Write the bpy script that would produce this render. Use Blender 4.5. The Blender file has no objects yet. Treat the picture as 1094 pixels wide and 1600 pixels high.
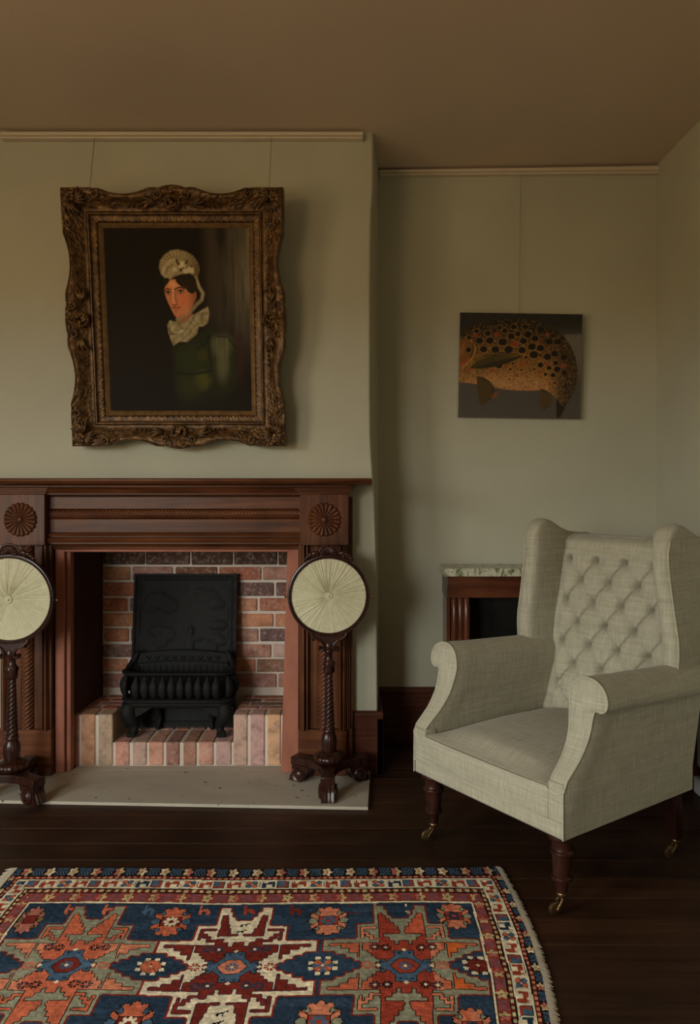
import bpy, math, random
import numpy as np
from mathutils import Vector, Matrix, noise as mnoise

random.seed(7)
PI = math.pi
scene = bpy.context.scene
C = scene.collection

# ------------------------------------------------------------------ camera
FPX = 1192.0                      # focal length in pixels of the 1094x1600 frame
CAMZ, HX, HY = 1.157, 547.0, 762.0
cam_data = bpy.data.cameras.new('camera')
cam_data.sensor_fit = 'VERTICAL'
cam_data.sensor_height = 36.0
cam_data.sensor_width = 36.0
cam_data.lens = FPX / 1600.0 * 36.0
cam_data.shift_y = (HY - 800.0) / 1600.0
cam_data.clip_start = 0.05
cam = bpy.data.objects.new('camera', cam_data)
cam.location = (0, 0, CAMZ)
cam.rotation_euler = (PI / 2, 0, 0)
C.objects.link(cam)
scene.camera = cam

# ------------------------------------------------------------------ view, world, daylight
vs = scene.view_settings
vs.view_transform = 'Standard'
vs.look = 'None'
vs.exposure = 0.0
vs.gamma = 1.0
vs.use_curve_mapping = False

# overcast sky above the horizon, dull garden ground below it
SKY, GROUND = (0.985, 1.0, 0.955), (0.31, 0.21, 0.105)
SKY_STRENGTH = 20.5
world = bpy.data.worlds.new('sky')
scene.world = world
world.use_nodes = True
wt = world.node_tree
wtc = wt.nodes.new('ShaderNodeTexCoord'); wsp = wt.nodes.new('ShaderNodeSeparateXYZ'); wrp = wt.nodes.new('ShaderNodeValToRGB')
wrp.color_ramp.elements[0].position = 0.50; wrp.color_ramp.elements[0].color = (*GROUND, 1)
wrp.color_ramp.elements[1].position = 0.52; wrp.color_ramp.elements[1].color = (*SKY, 1)
wmr = wt.nodes.new('ShaderNodeMapRange'); wmr.inputs[1].default_value = -1; wmr.inputs[2].default_value = 1
wt.links.new(wtc.outputs['Generated'], wsp.inputs[0]); wt.links.new(wsp.outputs['Z'], wmr.inputs[0]); wt.links.new(wmr.outputs[0], wrp.inputs[0])
wt.links.new(wrp.outputs[0], wt.nodes['Background'].inputs[0])
wt.nodes['Background'].inputs[1].default_value = SKY_STRENGTH

# two sash windows behind and to the left of the camera let the daylight in
WIN_A = (-2.50, -1.45, 0.55, 2.10)     # in wall_front: x0, x1, z0, z1
WIN_B = (-0.80, 0.55, 0.55, 2.10)      # in wall_left: y0, y1, z0, z1
def portal(name, loc, rot, w, h):
    l_ = bpy.data.lights.new(name, 'AREA'); l_.shape = 'RECTANGLE'; l_.size = w; l_.size_y = h
    l_.cycles.is_portal = True
    o_ = bpy.data.objects.new(name, l_); o_.location = loc; o_.rotation_euler = rot; C.objects.link(o_)
portal('window_daylight', ((WIN_A[0]+WIN_A[1])/2, -1.42, (WIN_A[2]+WIN_A[3])/2), (PI/2, 0, 0), WIN_A[1]-WIN_A[0], WIN_A[3]-WIN_A[2])
portal('window_daylight', (-2.92, (WIN_B[0]+WIN_B[1])/2, (WIN_B[2]+WIN_B[3])/2), (PI/2, 0, -PI/2), WIN_B[1]-WIN_B[0], WIN_B[3]-WIN_B[2])

# ------------------------------------------------------------------ helpers
def lin(c):
    out = []
    for v in c[:3]:
        v = v / 255.0
        out.append(v / 12.92 if v <= 0.04045 else ((v + 0.055) / 1.055) ** 2.4)
    return tuple(out)

def px(x, y, Y):
    """photo pixel at depth Y -> world point"""
    return ((x - HX) * Y / FPX, Y, CAMZ - (y - HY) * Y / FPX)

def X_(x, Y): return (x - HX) * Y / FPX
def Z_(y, Y): return CAMZ - (y - HY) * Y / FPX

class MB:
    def __init__(s): s.v, s.f = [], []
    def add(s, vs_, fs):
        o = len(s.v); s.v += [tuple(p) for p in vs_]; s.f += [tuple(i + o for i in f) for f in fs]; return s
    def box(s, x0, x1, y0, y1, z0, z1):
        return s.add([(x0,y0,z0),(x1,y0,z0),(x1,y1,z0),(x0,y1,z0),(x0,y0,z1),(x1,y0,z1),(x1,y1,z1),(x0,y1,z1)],
                     [(0,3,2,1),(4,5,6,7),(0,1,5,4),(1,2,6,5),(2,3,7,6),(3,0,4,7)])
    def hexa(s, p):     # 8 points: bottom ring then top ring
        return s.add(p, [(0,3,2,1),(4,5,6,7),(0,1,5,4),(1,2,6,5),(2,3,7,6),(3,0,4,7)])
    def prism(s, poly, axis, a0, a1):
        """poly of 2-D points extruded along axis ('x': (y,z), 'y': (x,z), 'z': (x,y))"""
        n = len(poly)
        def p3(p, a):
            return (a, p[0], p[1]) if axis == 'x' else ((p[0], a, p[1]) if axis == 'y' else (p[0], p[1], a))
        vs_ = [p3(p, a0) for p in poly] + [p3(p, a1) for p in poly]
        fs = [(i, (i+1) % n, n + (i+1) % n, n + i) for i in range(n)]
        fs += [tuple(range(n-1, -1, -1)), tuple(range(n, 2*n))]
        return s.add(vs_, fs)
    def lathe(s, prof, c=(0,0,0), n=20, M=None, rfun=None):
        """prof [(r, z)] about z; M an optional matrix; rfun(theta, z, r) -> r"""
        vs_, fs = [], []
        for r, z in prof:
            for k in range(n):
                a = 2*PI*k/n
                rr = rfun(a, z, r) if rfun else r
                p = Vector((rr*math.cos(a), rr*math.sin(a), z))
                if M is not None: p = M @ p
                vs_.append((p.x+c[0], p.y+c[1], p.z+c[2]))
        m = len(prof)
        for i in range(m-1):
            for k in range(n):
                fs.append((i*n+k, i*n+(k+1)%n, (i+1)*n+(k+1)%n, (i+1)*n+k))
        fs.append(tuple(range(n-1, -1, -1))); fs.append(tuple((m-1)*n+k for k in range(n)))
        return s.add(vs_, fs)
    def tube(s, pts, r, n=8, closed=False):
        P = [Vector(p) for p in pts]; m = len(P)
        R = r if isinstance(r, (list, tuple)) else [r]*m
        vs_, fs = [], []
        up = None
        for i in range(m):
            if closed: t = P[(i+1) % m] - P[i-1]
            else: t = P[min(i+1, m-1)] - P[max(i-1, 0)]
            if t.length < 1e-9: t = Vector((0,0,1))
            t.normalize()
            if up is None:
                up = Vector((0,0,1)) if abs(t.z) < .9 else Vector((1,0,0))
            a = t.cross(up)
            if a.length < 1e-6: a = t.cross(Vector((1,0,0)))
            a.normalize(); b = a.cross(t); up = b
            for k in range(n):
                q = 2*PI*k/n
                vs_.append(P[i] + a*(R[i]*math.cos(q)) + b*(R[i]*math.sin(q)))
        for i in range(m if closed else m-1):
            j = (i+1) % m
            for k in range(n):
                fs.append((i*n+k, i*n+(k+1)%n, j*n+(k+1)%n, j*n+k))
        if not closed:
            fs.append(tuple(range(n-1, -1, -1))); fs.append(tuple((m-1)*n+k for k in range(n)))
        return s.add([tuple(p) for p in vs_], fs)
    def grid(s, fun, nu, nv, cu=False):
        vs_ = [fun(i, j) for i in range(nu) for j in range(nv)]
        fs = []
        for i in range(nu if cu else nu-1):
            for j in range(nv-1):
                a = i*nv+j; b = ((i+1) % nu)*nv+j
                fs.append((a, b, b+1, a+1))
        return s.add(vs_, fs)
    def ball(s, c, rx, ry=None, rz=None, n=12, m=8):
        ry = ry or rx; rz = rz or rx
        prof = [(max(1e-4, math.sin(PI*i/m)), -math.cos(PI*i/m)) for i in range(m+1)]
        M = Matrix.Diagonal((rx, ry, rz)).to_3x3()
        return s.lathe(prof, c, n, M)

def root_loc(o):
    while o.parent: o = o.parent
    return o.location

def obj(name, mb, m, parent=None, smooth=40, bevel=0.0, local=False, seg=2):
    me = bpy.data.meshes.new(name)
    vv = mb.v
    if parent is not None and not local:
        L = root_loc(parent); vv = [(p[0]-L[0], p[1]-L[1], p[2]-L[2]) for p in vv]
    me.from_pydata(vv, [], mb.f)
    me.validate()
    me.update()
    import bmesh
    bm = bmesh.new(); bm.from_mesh(me); bmesh.ops.recalc_face_normals(bm, faces=bm.faces); bm.to_mesh(me); bm.free()
    if m is not None: me.materials.append(m)
    if smooth:
        me.polygons.foreach_set('use_smooth', [True]*len(me.polygons))
        me.set_sharp_from_angle(angle=math.radians(smooth))
    o = bpy.data.objects.new(name, me)
    C.objects.link(o)
    if parent is not None: o.parent = parent
    if bevel > 0:
        b = o.modifiers.new('bevel', 'BEVEL'); b.width = bevel; b.segments = seg; b.limit_method = 'ANGLE'
        b.angle_limit = math.radians(40); b.harden_normals = False
    return o

def tag(o, label, cat, group=None):
    o['label'] = label; o['category'] = cat
    if group: o['group'] = group
    return o

def thing(name, label, cat, loc=(0,0,0), rot=(0,0,0), group=None):
    o = bpy.data.objects.new(name, None); o.empty_display_size = 0.05
    C.objects.link(o); o.location = loc; o.rotation_euler = rot
    return tag(o, label, cat, group)

def struct(name, mb, m, label=None, **k):
    o = obj(name, mb, m, **k); o['kind'] = 'structure'
    if label: o['label'] = label
    return o

def interp(x, pts):
    return float(np.interp(x, [p[0] for p in pts], [p[1] for p in pts]))

def smooth_path(pts, n=8):
    """Catmull-Rom through pts"""
    P = [Vector(p) for p in pts]; out = []
    for i in range(len(P)-1):
        p0 = P[max(i-1,0)]; p1 = P[i]; p2 = P[i+1]; p3 = P[min(i+2,len(P)-1)]
        for k in range(n):
            t = k/n
            out.append(0.5*((2*p1)+(p2-p0)*t+(2*p0-5*p1+4*p2-p3)*t*t+(3*p1-p0-3*p2+p3)*t**3))
    out.append(P[-1])
    return out

# ------------------------------------------------------------------ materials
def new_mat(name, rough=.5, metal=0.0, spec=.5, coat=0.0):
    m = bpy.data.materials.new(name); m.use_nodes = True
    b = m.node_tree.nodes['Principled BSDF']
    b.inputs['Roughness'].default_value = rough
    b.inputs['Metallic'].default_value = metal
    b.inputs['Specular IOR Level'].default_value = spec
    b.inputs['Coat Weight'].default_value = coat
    b.inputs['Coat Roughness'].default_value = .25
    return m, m.node_tree, b

def tex_noise(nt, scale3=(1,1,1), scale=1.0, detail=4, rough=.55, dist=0.0, coord='Object'):
    tc = nt.nodes.new('ShaderNodeTexCoord'); mp = nt.nodes.new('ShaderNodeMapping')
    mp.inputs['Scale'].default_value = scale3
    n = nt.nodes.new('ShaderNodeTexNoise')
    n.inputs['Scale'].default_value = scale; n.inputs['Detail'].default_value = detail
    n.inputs['Roughness'].default_value = rough; n.inputs['Distortion'].default_value = dist
    nt.links.new(tc.outputs[coord], mp.inputs['Vector']); nt.links.new(mp.outputs[0], n.inputs['Vector'])
    return n.outputs['Fac']

def ramp(nt, fac, stops):
    r = nt.nodes.new('ShaderNodeValToRGB')
    el = r.color_ramp.elements
    while len(el) < len(stops): el.new(0.5)
    for e, (p, c) in zip(el, stops):
        e.position = p; e.color = (*c[:3], 1)
    nt.links.new(fac, r.inputs[0]); return r.outputs[0]

def mix(nt, a, b, fac, mode='MIX'):
    n = nt.nodes.new('ShaderNodeMix'); n.data_type = 'RGBA'; n.blend_type = mode
    for sock, v in ((n.inputs[6], a), (n.inputs[7], b), (n.inputs[0], fac)):
        if hasattr(v, 'default_value') or hasattr(v, 'is_linked'): nt.links.new(v, sock)
        elif isinstance(v, (int, float)): sock.default_value = v
        else: sock.default_value = (*v[:3], 1)
    return n.outputs[2]

def bump(nt, bsdf, h, strength=.3, dist=.002):
    n = nt.nodes.new('ShaderNodeBump'); n.inputs['Strength'].default_value = strength
    n.inputs['Distance'].default_value = dist
    nt.links.new(h, n.inputs['Height']); nt.links.new(n.outputs[0], bsdf.inputs['Normal'])

def math_node(nt, op, a, b=None):
    n = nt.nodes.new('ShaderNodeMath'); n.operation = op
    for s, v in ((n.inputs[0], a), (n.inputs[1], b)):
        if v is None: continue
        if isinstance(v, (int, float)): s.default_value = v
        else: nt.links.new(v, s)
    return n.outputs[0]

def plaster(name, col, var=.06, rough=.75, bmp=.12, spec=.25):
    m, nt, b = new_mat(name, rough, spec=spec)
    n = tex_noise(nt, scale=2.2, detail=3)
    c1 = tuple(v*(1-var) for v in col); c2 = tuple(v*(1+var) for v in col)
    nt.links.new(ramp(nt, n, [(.3, c1), (.7, c2)]), b.inputs['Base Color'])
    h = tex_noise(nt, scale=90, detail=4)
    bump(nt, b, h, bmp, .002)
    return m

def wood(name, c1, c2, c3, axis='x', rough=.40, coat=.04, scale=1.0, rnd=0.0, bmp=.08, spec=.22):
    m, nt, b = new_mat(name, rough, coat=coat, spec=spec)
    lo_, hi_ = 1.6*scale, 34*scale
    sc = {'x': (lo_, hi_, hi_), 'y': (hi_, lo_, hi_), 'z': (hi_, hi_, lo_)}[axis]
    g = tex_noise(nt, sc, 1.0, 6, .6, 1.2)
    col = ramp(nt, g, [(.28, c1), (.5, c2), (.75, c3)])
    blot = tex_noise(nt, scale=5*scale, detail=2)
    col = mix(nt, col, ramp(nt, blot, [(.3, (.62,.6,.6)), (.7, (1.15,1.1,1.05))]), 1.0, 'MULTIPLY')
    if rnd:
        oi = nt.nodes.new('ShaderNodeObjectInfo')
        col = mix(nt, col, ramp(nt, oi.outputs['Random'], [(0, (1-rnd,)*3), (1, (1+rnd,)*3)]), 1.0, 'MULTIPLY')
    nt.links.new(col, b.inputs['Base Color'])
    rr = nt.nodes.new('ShaderNodeMapRange'); rr.inputs[3].default_value = rough-.08; rr.inputs[4].default_value = rough+.12
    nt.links.new(blot, rr.inputs[0]); nt.links.new(rr.outputs[0], b.inputs['Roughness'])
    bump(nt, b, g, bmp, .001)
    return m

M = {}
M['wall'] = plaster('sage_wall_paint', (.468, .460, .352))
M['ceiling'] = plaster('ceiling_paint', (.62, .495, .37), .03)
M['rail'] = plaster('rail_paint', (.62, .54, .42), .02, .5, .03)
mah = [(.045, .0135, .005), (.112, .037, .0135), (.185, .070, .026)]
M['mah_x'] = wood('mahogany_along', *mah, axis='x')
M['mah_z'] = wood('mahogany_upright', *mah, axis='z')
M['skirt'] = wood('skirting_wood', (.045, .012, .007), (.085, .025, .013), (.13, .042, .02), axis='x', rough=.38, coat=.15)
dk = [(.016, .006, .004), (.036, .012, .008), (.062, .022, .013)]
M['dark_wood'] = wood('dark_rosewood', *dk, axis='z', rough=.28, coat=.35)
M['floor'] = wood('floor_board_wood', (.022, .0088, .0040), (.040, .0168, .0074), (.060, .0265, .0118), axis='x', rough=.5, coat=0, rnd=.3, spec=.28)
M['gap'] = plaster('dark_gap', (.008, .005, .004), .05, .9, .0)
M['console_x'] = wood('flame_mahogany', (.035, .010, .005), (.085, .026, .011), (.15, .05, .021), axis='x', rough=.3, coat=.15)
M['console_z'] = wood('mahogany_column', (.04, .012, .006), (.09, .027, .012), (.15, .05, .021), axis='z', rough=.2, coat=.4)
M['console_dark'] = wood('near_black_panel', (.006, .005, .004), (.010, .008, .006), (.016, .012, .009), axis='x', rough=.5, coat=0)
M['leg'] = wood('leg_mahogany', (.014, .0045, .003), (.028, .009, .0055), (.045, .015, .009), axis='z', rough=.22, coat=.25, spec=.4)

def salmon():
    m, nt, b = new_mat('salmon_painted_render', .7, spec=.3)
    n = tex_noise(nt, (1,1,.35), 14, 4)
    col = ramp(nt, n, [(.3, (.29, .105, .064)), (.55, (.36, .135, .085)), (.8, (.30, .11, .068))])
    nt.links.new(col, b.inputs['Base Color']); bump(nt, b, tex_noise(nt, scale=40, detail=5), .35, .003)
    return m
M['salmon'] = salmon()

def brick():
    m, nt, b = new_mat('worn_brick', .85, spec=.2)
    oi = nt.nodes.new('ShaderNodeObjectInfo')
    n1 = tex_noise(nt, scale=22, detail=6, rough=.7); n2 = tex_noise(nt, scale=60, detail=4)
    col = mix(nt, oi.outputs['Color'], ramp(nt, n1, [(.3, (.55,.52,.52)), (.5, (1,1,1)), (.72, (1.25,1.2,1.15))]), 1.0, 'MULTIPLY')
    w = ramp(nt, n2, [(.50, (0,0,0)), (.70, (1,1,1))])
    col = mix(nt, col, (.52, .43, .37), math_node(nt, 'MULTIPLY', w, .42))
    d = ramp(nt, tex_noise(nt, scale=35, detail=3), [(.66, (0,0,0)), (.74, (1,1,1))])
    col = mix(nt, col, (.03, .024, .022), math_node(nt, 'MULTIPLY', d, .6))
    nt.links.new(col, b.inputs['Base Color']); bump(nt, b, n1, .5, .004)
    return m
M['brick'] = brick()
M['mortar'] = plaster('lime_mortar', (.60, .52, .44), .12, .9, .5, .2)
M['cheek'] = plaster('dark_brown_render', (.07, .030, .02), .35, .8, .3, .2)  # dark brown render for the firebox cheeks and soffit

def stone():
    m, nt, b = new_mat('hearth_stone', .7, spec=.3)
    n = tex_noise(nt, (1, 2, 1), 5, 6, .6)
    col = ramp(nt, n, [(.3, (.39,.35,.28)), (.6, (.46,.42,.345)), (.8, (.42,.375,.30))])
    d = ramp(nt, tex_noise(nt, scale=38, detail=1), [(.74, (0,0,0)), (.78, (1,1,1))])
    col = mix(nt, col, (.05,.035,.025), d)
    nt.links.new(col, b.inputs['Base Color']); bump(nt, b, tex_noise(nt, scale=60), .1, .002)
    return m
M['stone'] = stone()

def iron():
    m, nt, b = new_mat('cast_iron', .68, 0.0, .22)
    n = tex_noise(nt, scale=60, detail=5)
    nt.links.new(ramp(nt, n, [(.3, (.0045,.0045,.004)), (.7, (.010,.010,.009))]), b.inputs['Base Color'])
    bump(nt, b, tex_noise(nt, scale=220, detail=3), .35, .001)
    return m
M['iron'] = iron()

def linen(name, c_lo, c_mid, c_hi):
    """slubby weave: stretched noise in two thread directions, projected by the facing of the surface"""
    m, nt, b = new_mat(name, .88, spec=.15)
    b.inputs['Sheen Weight'].default_value = .15
    tc = nt.nodes.new('ShaderNodeTexCoord')
    ab = nt.nodes.new('ShaderNodeVectorMath'); ab.operation = 'ABSOLUTE'; nt.links.new(tc.outputs['Normal'], ab.inputs[0])
    pw = nt.nodes.new('ShaderNodeVectorMath'); pw.operation = 'MULTIPLY'; nt.links.new(ab.outputs[0], pw.inputs[0]); nt.links.new(ab.outputs[0], pw.inputs[1])
    sp = nt.nodes.new('ShaderNodeSeparateXYZ'); nt.links.new(pw.outputs[0], sp.inputs[0])
    up = tex_noise(nt, (11, 310, 3), 1, 4, .65); up2 = tex_noise(nt, (280, 14, 3), 1, 4, .65)
    hz = tex_noise(nt, (14, 14, 330), 1, 4, .65); hz2 = tex_noise(nt, (5, 5, 110), 1, 3, .6)
    vy = tex_noise(nt, (260, 3, 15), 1, 4, .65); vx = tex_noise(nt, (3, 260, 15), 1, 4, .65)
    A = math_node(nt, 'MULTIPLY', math_node(nt, 'ADD', up, up2), sp.outputs['Z'])
    hzs = math_node(nt, 'ADD', math_node(nt, 'MULTIPLY', hz, .6), math_node(nt, 'MULTIPLY', hz2, .4))
    B = math_node(nt, 'MULTIPLY', math_node(nt, 'ADD', hzs, vy), sp.outputs['Y'])
    D = math_node(nt, 'MULTIPLY', math_node(nt, 'ADD', hzs, vx), sp.outputs['X'])
    s = math_node(nt, 'MULTIPLY', math_node(nt, 'ADD', A, math_node(nt, 'ADD', B, D)), .5)
    col = ramp(nt, s, [(.35, c_lo), (.5, c_mid), (.65, c_hi)])
    nt.links.new(col, b.inputs['Base Color']); bump(nt, b, s, .4, .002)
    return m
M['linen'] = linen('slubby_linen', (.265, .242, .168), (.375, .35, .258), (.49, .465, .355))
M['piping'] = linen('linen_piping', (.30, .28, .2), (.40, .375, .28), (.48, .45, .35))
M['button'] = linen('shaded_button_linen', (.2, .185, .125), (.27, .25, .17), (.33, .31, .22))  # same linen darkened, putting the shade of the pits into the buttons

def silk():
    m, nt, b = new_mat('pleated_silk', .55, spec=.35)
    b.inputs['Sheen Weight'].default_value = .3
    n = tex_noise(nt, (60, 60, 60), 1, 3)
    nt.links.new(ramp(nt, n, [(.3, (.46,.43,.27)), (.7, (.54,.51,.335))]), b.inputs['Base Color'])
    bump(nt, b, n, .1, .001)
    return m
M['silk'] = silk()

def gilt(name, cols, rough=.45, metal=.55, sc=40):
    m, nt, b = new_mat(name, rough, metal, .5)
    n = tex_noise(nt, scale=sc, detail=6, rough=.65)
    nt.links.new(ramp(nt, n, [(.3, cols[0]), (.5, cols[1]), (.75, cols[2])]), b.inputs['Base Color'])
    bump(nt, b, tex_noise(nt, scale=sc*4, detail=4), .3, .001)
    return m
M['gilt'] = gilt('antique_gilt', [(.026,.013,.0045), (.095,.047,.0145), (.25,.135,.042)], .46, .4)
M['gilt_lt'] = gilt('bright_gilt', [(.10,.055,.02), (.18,.10,.036), (.26,.15,.058)], .45, .35)
M['brass'] = gilt('aged_brass', [(.12,.08,.04), (.24,.16,.075), (.36,.25,.12)], .35, .95, 60)

def marble():
    m, nt, b = new_mat('green_marble', .25, spec=.5, coat=.2)
    n = tex_noise(nt, (1.0, 1, .5), 17, 6, .7, 1.6)
    col = ramp(nt, n, [(.36, (.035,.05,.025)), (.45, (.2,.21,.09)), (.52, (.60,.57,.45)), (.6, (.42,.42,.26)), (.68, (.10,.12,.06))])
    nt.links.new(col, b.inputs['Base Color'])
    return m
M['marble'] = marble()
m, nt, b = new_mat('wire', .4, .8); b.inputs['Base Color'].default_value = (.30, .26, .18, 1); M['wire'] = m
M['enamel'] = plaster('pale_grey_enamel', (.48, .48, .50), .02, .4, .02, .5)
M['canvas_edge'] = plaster('canvas_edge', (.42, .40, .33), .04, .8, .2)
M['white_paint'] = plaster('window_paint', (.7, .68, .62), .02, .45, .02)
M['fringe'] = plaster('fringe_wool', (.40, .35, .27), .2, .9, .3)

def glass():
    m = bpy.data.materials.new('window_glass'); m.use_nodes = True; nt = m.node_tree; nt.nodes.clear()
    o = nt.nodes.new('ShaderNodeOutputMaterial'); mx = nt.nodes.new('ShaderNodeMixShader')
    t = nt.nodes.new('ShaderNodeBsdfTransparent'); g = nt.nodes.new('ShaderNodeBsdfGlossy')
    g.inputs['Roughness'].default_value = .02; mx.inputs[0].default_value = .06
    nt.links.new(t.outputs[0], mx.inputs[1]); nt.links.new(g.outputs[0], mx.inputs[2]); nt.links.new(mx.outputs[0], o.inputs[0])
    return m
M['glass'] = glass()

def attr_mat(name, gain, rough, spec, coat=0, bscale=0, bstr=.2, weave=False):
    m, nt, b = new_mat(name, rough, spec=spec, coat=coat)
    a = nt.nodes.new('ShaderNodeAttribute'); a.attribute_name = 'paint'
    col = mix(nt, a.outputs['Color'], (gain, gain, gain), 1.0, 'MULTIPLY')
    if weave:
        n = tex_noise(nt, (45, 180, 1), 1, 3)
        n2 = tex_noise(nt, scale=7, detail=3)
        col = mix(nt, col, ramp(nt, n, [(.3, (.78,.78,.78)), (.7, (1.2,1.2,1.2))]), 1.0, 'MULTIPLY')
        col = mix(nt, col, ramp(nt, n2, [(.3, (.85,.85,.87)), (.7, (1.12,1.1,1.08))]), 1.0, 'MULTIPLY')
    nt.links.new(col, b.inputs['Base Color'])
    if bscale: bump(nt, b, tex_noise(nt, scale=bscale, detail=4), bstr, .002)
    return m
M['portrait'] = attr_mat('oil_portrait_paint', 1.9, .55, .08, 0, 150, .15)
M['fish'] = attr_mat('fish_painting_paint', 1.75, .6, .3, 0, 300, .2)
M['rug'] = attr_mat('knotted_wool', 1.72, .95, .1, 0, 260, .6, weave=True)
#PART2
# ================================================================== STRUCTURE
RX0, RX1, RY0, RY1, RZ = -2.8, 1.394, -1.3, 3.469, 2.60
YC = 3.10                       # face of the chimney breast
CHX0, CHXB = -1.49, 0.131       # left edge, right inner corner with the alcove wall

fl = struct('floor', MB().box(RX0-.1, RX1+.1, RY0-.1, RY1+.1, -.12, -.022), M['gap'])
rb = random.Random(3)
k = -34
while True:
    y0 = 2.369 + .1098*k; y1 = y0 + .1098
    if y0 > RY1: break
    if y1 > RY0:
        cuts = [rb.uniform(-2.5, -1.35)]
        xs = [RX0] + cuts + [RX1]
        for a, bb in zip(xs[:-1], xs[1:]):
            dz = rb.uniform(-.0006, .0006)
            obj('floor_board', MB().box(a+.0008, bb-.0008, max(y0, RY0)+.0012, min(y1, RY1)-.0012, -.022, dz), M['floor'], fl, bevel=.0012, seg=1)
    k += 1

ce = MB()
xs = [(RX0-.1, 2.60), (.13, 2.60), (RX1, 2.622), (RX1+.1, 2.622)]
for (xa, za), (xb, zb) in zip(xs[:-1], xs[1:]):
    ce.hexa([(xa,RY0-.1,za),(xb,RY0-.1,zb),(xb,RY1+.1,zb),(xa,RY1+.1,za),(xa,RY0-.1,2.75),(xb,RY0-.1,2.75),(xb,RY1+.1,2.75),(xa,RY1+.1,2.75)])
struct('ceiling', ce, M['ceiling'], smooth=None)

struct('wall_back', MB().box(CHXB, RX1+.1, RY1, RY1+.1, -.02, 2.66).box(RX0-.1, CHX0, RY1, RY1+.1, -.02, 2.66).box(CHX0, CHXB, RY1+.03, RY1+.1, -.02, 2.66), M['wall'], smooth=None)
struct('wall_right', MB().box(RX1, RX1+.1, RY0-.1, RY1, -.02, 2.66), M['wall'], smooth=None)
def holed(axis, a0, a1, f0, f1, h):
    """wall slab along axis with one window hole h=(c0,c1,z0,z1)"""
    w_ = MB()
    for (p0, p1, z0, z1) in ((a0, h[0], -.02, 2.66), (h[1], a1, -.02, 2.66), (h[0], h[1], -.02, h[2]), (h[0], h[1], h[3], 2.66)):
        if axis == 'x': w_.box(p0, p1, f0, f1, z0, z1)
        else: w_.box(f0, f1, p0, p1, z0, z1)
    return w_
struct('wall_front', holed('x', RX0-.1, RX1+.1, RY0-.1, RY0, WIN_A), M['wall'], smooth=None)
struct('wall_left', holed('y', RY0, RY1, RX0-.1, RX0, WIN_B), M['wall'], smooth=None)
def window(name, axis, h, face, inward):
    """sash window; face = inner wall plane, inward = +1 when the room lies on the + side"""
    c0, c1, z0, z1 = h
    def bx(mb_, a, b_, d0, d1, za, zb):
        d0, d1 = sorted((face+inward*d0, face+inward*d1))
        return mb_.box(a, b_, d0, d1, za, zb) if axis == 'x' else mb_.box(d0, d1, a, b_, za, zb)
    f_ = MB(); bx(f_, c0-.06, c0, .0005, .02, z0, z1+.07); bx(f_, c1, c1+.06, .0005, .02, z0, z1+.07); bx(f_, c0, c1, .0005, .02, z1, z1+.07)
    w_ = struct(name, f_, M['white_paint'], smooth=None)
    sl = MB(); bx(sl, c0-.1, c1+.1, .0005, .07, z0-.035, z0); obj('window_sill', sl, M['white_paint'], w_, bevel=.004)
    zm, cm = (z0+z1)/2, (c0+c1)/2
    for za, zb, yo in ((z0, zm+.02, -.03), (zm-.02, z1, -.062)):
        s_ = MB()
        bx(s_, c0, c0+.04, yo-.03, yo, za, zb); bx(s_, c1-.04, c1, yo-.03, yo, za, zb)
        bx(s_, c0+.04, c1-.04, yo-.03, yo, za, za+.04); bx(s_, c0+.04, c1-.04, yo-.03, yo, zb-.04, zb); bx(s_, cm-.012, cm+.012, yo-.03, yo, za+.04, zb-.04)
        so = obj('window_sash', s_, M['white_paint'], w_, smooth=None)
        for a, b_ in ((c0+.04, cm-.012), (cm+.012, c1-.04)):
            g_ = MB(); bx(g_, a, b_, yo-.018, yo-.014, za+.04, zb-.04); obj('window_pane', g_, M['glass'], so, smooth=None)
window('window_1', 'x', WIN_A, RY0, 1)
window('window_2', 'y', WIN_B, RX0, 1)

# chimney breast with its worn, wavering right-hand arris
EDGE = [(200,583.2),(270,583.4),(300,583),(330,580.5),(400,579),(520,578.6),(640,578.8),(690,579.6),(730,582),(770,585),(860,588),(950,589.2),(1050,590),(1110,590.4),(1230,590.6)]
def edge_x(z):
    y = HY + (CAMZ - z) * FPX / YC
    return X_(interp(y, EDGE), YC)
cb = MB()
OX0, OX1, OZ = -1.15, -.235, .925
cb.box(CHX0, OX0, YC, RY1+.03, 0, 2.66)
cb.box(OX0, OX1, YC, RY1+.03, OZ, 2.66)
zs = [2.66*i/70 for i in range(71)]
def strip(i, j):
    z = zs[i]; xe = edge_x(z); r = .010
    pts = [(OX1, RY1+.03), (OX1, YC), (xe-r, YC), (xe-r*.5, YC+r*.13), (xe-r*.13, YC+r*.5), (xe, YC+r), (xe*.5+CHXB*.5, (YC+RY1)/2), (CHXB, RY1), (CHXB, RY1+.03)]
    return (pts[j][0], pts[j][1], z)
cb.grid(strip, 71, 9)
struct('wall_chimney', cb, M['wall'], smooth=50)

# firebox: mortar back, dark cheeks, brick courses
YB = 3.452
fb = struct('wall_firebox', MB().box(-1.2, -.2, YB, YB+.02, 0, 1.0), M['mortar'], smooth=None)
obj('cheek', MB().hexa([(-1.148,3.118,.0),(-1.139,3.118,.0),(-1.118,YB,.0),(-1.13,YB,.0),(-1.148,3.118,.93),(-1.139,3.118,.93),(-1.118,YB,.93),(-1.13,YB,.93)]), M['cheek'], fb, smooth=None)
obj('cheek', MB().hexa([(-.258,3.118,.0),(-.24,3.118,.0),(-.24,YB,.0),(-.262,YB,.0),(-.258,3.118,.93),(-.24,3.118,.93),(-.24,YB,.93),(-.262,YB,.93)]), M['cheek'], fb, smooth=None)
obj('soffit', MB().box(-1.148, -.24, 3.118, YB, .915, .93), M['cheek'], fb, smooth=None)

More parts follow.
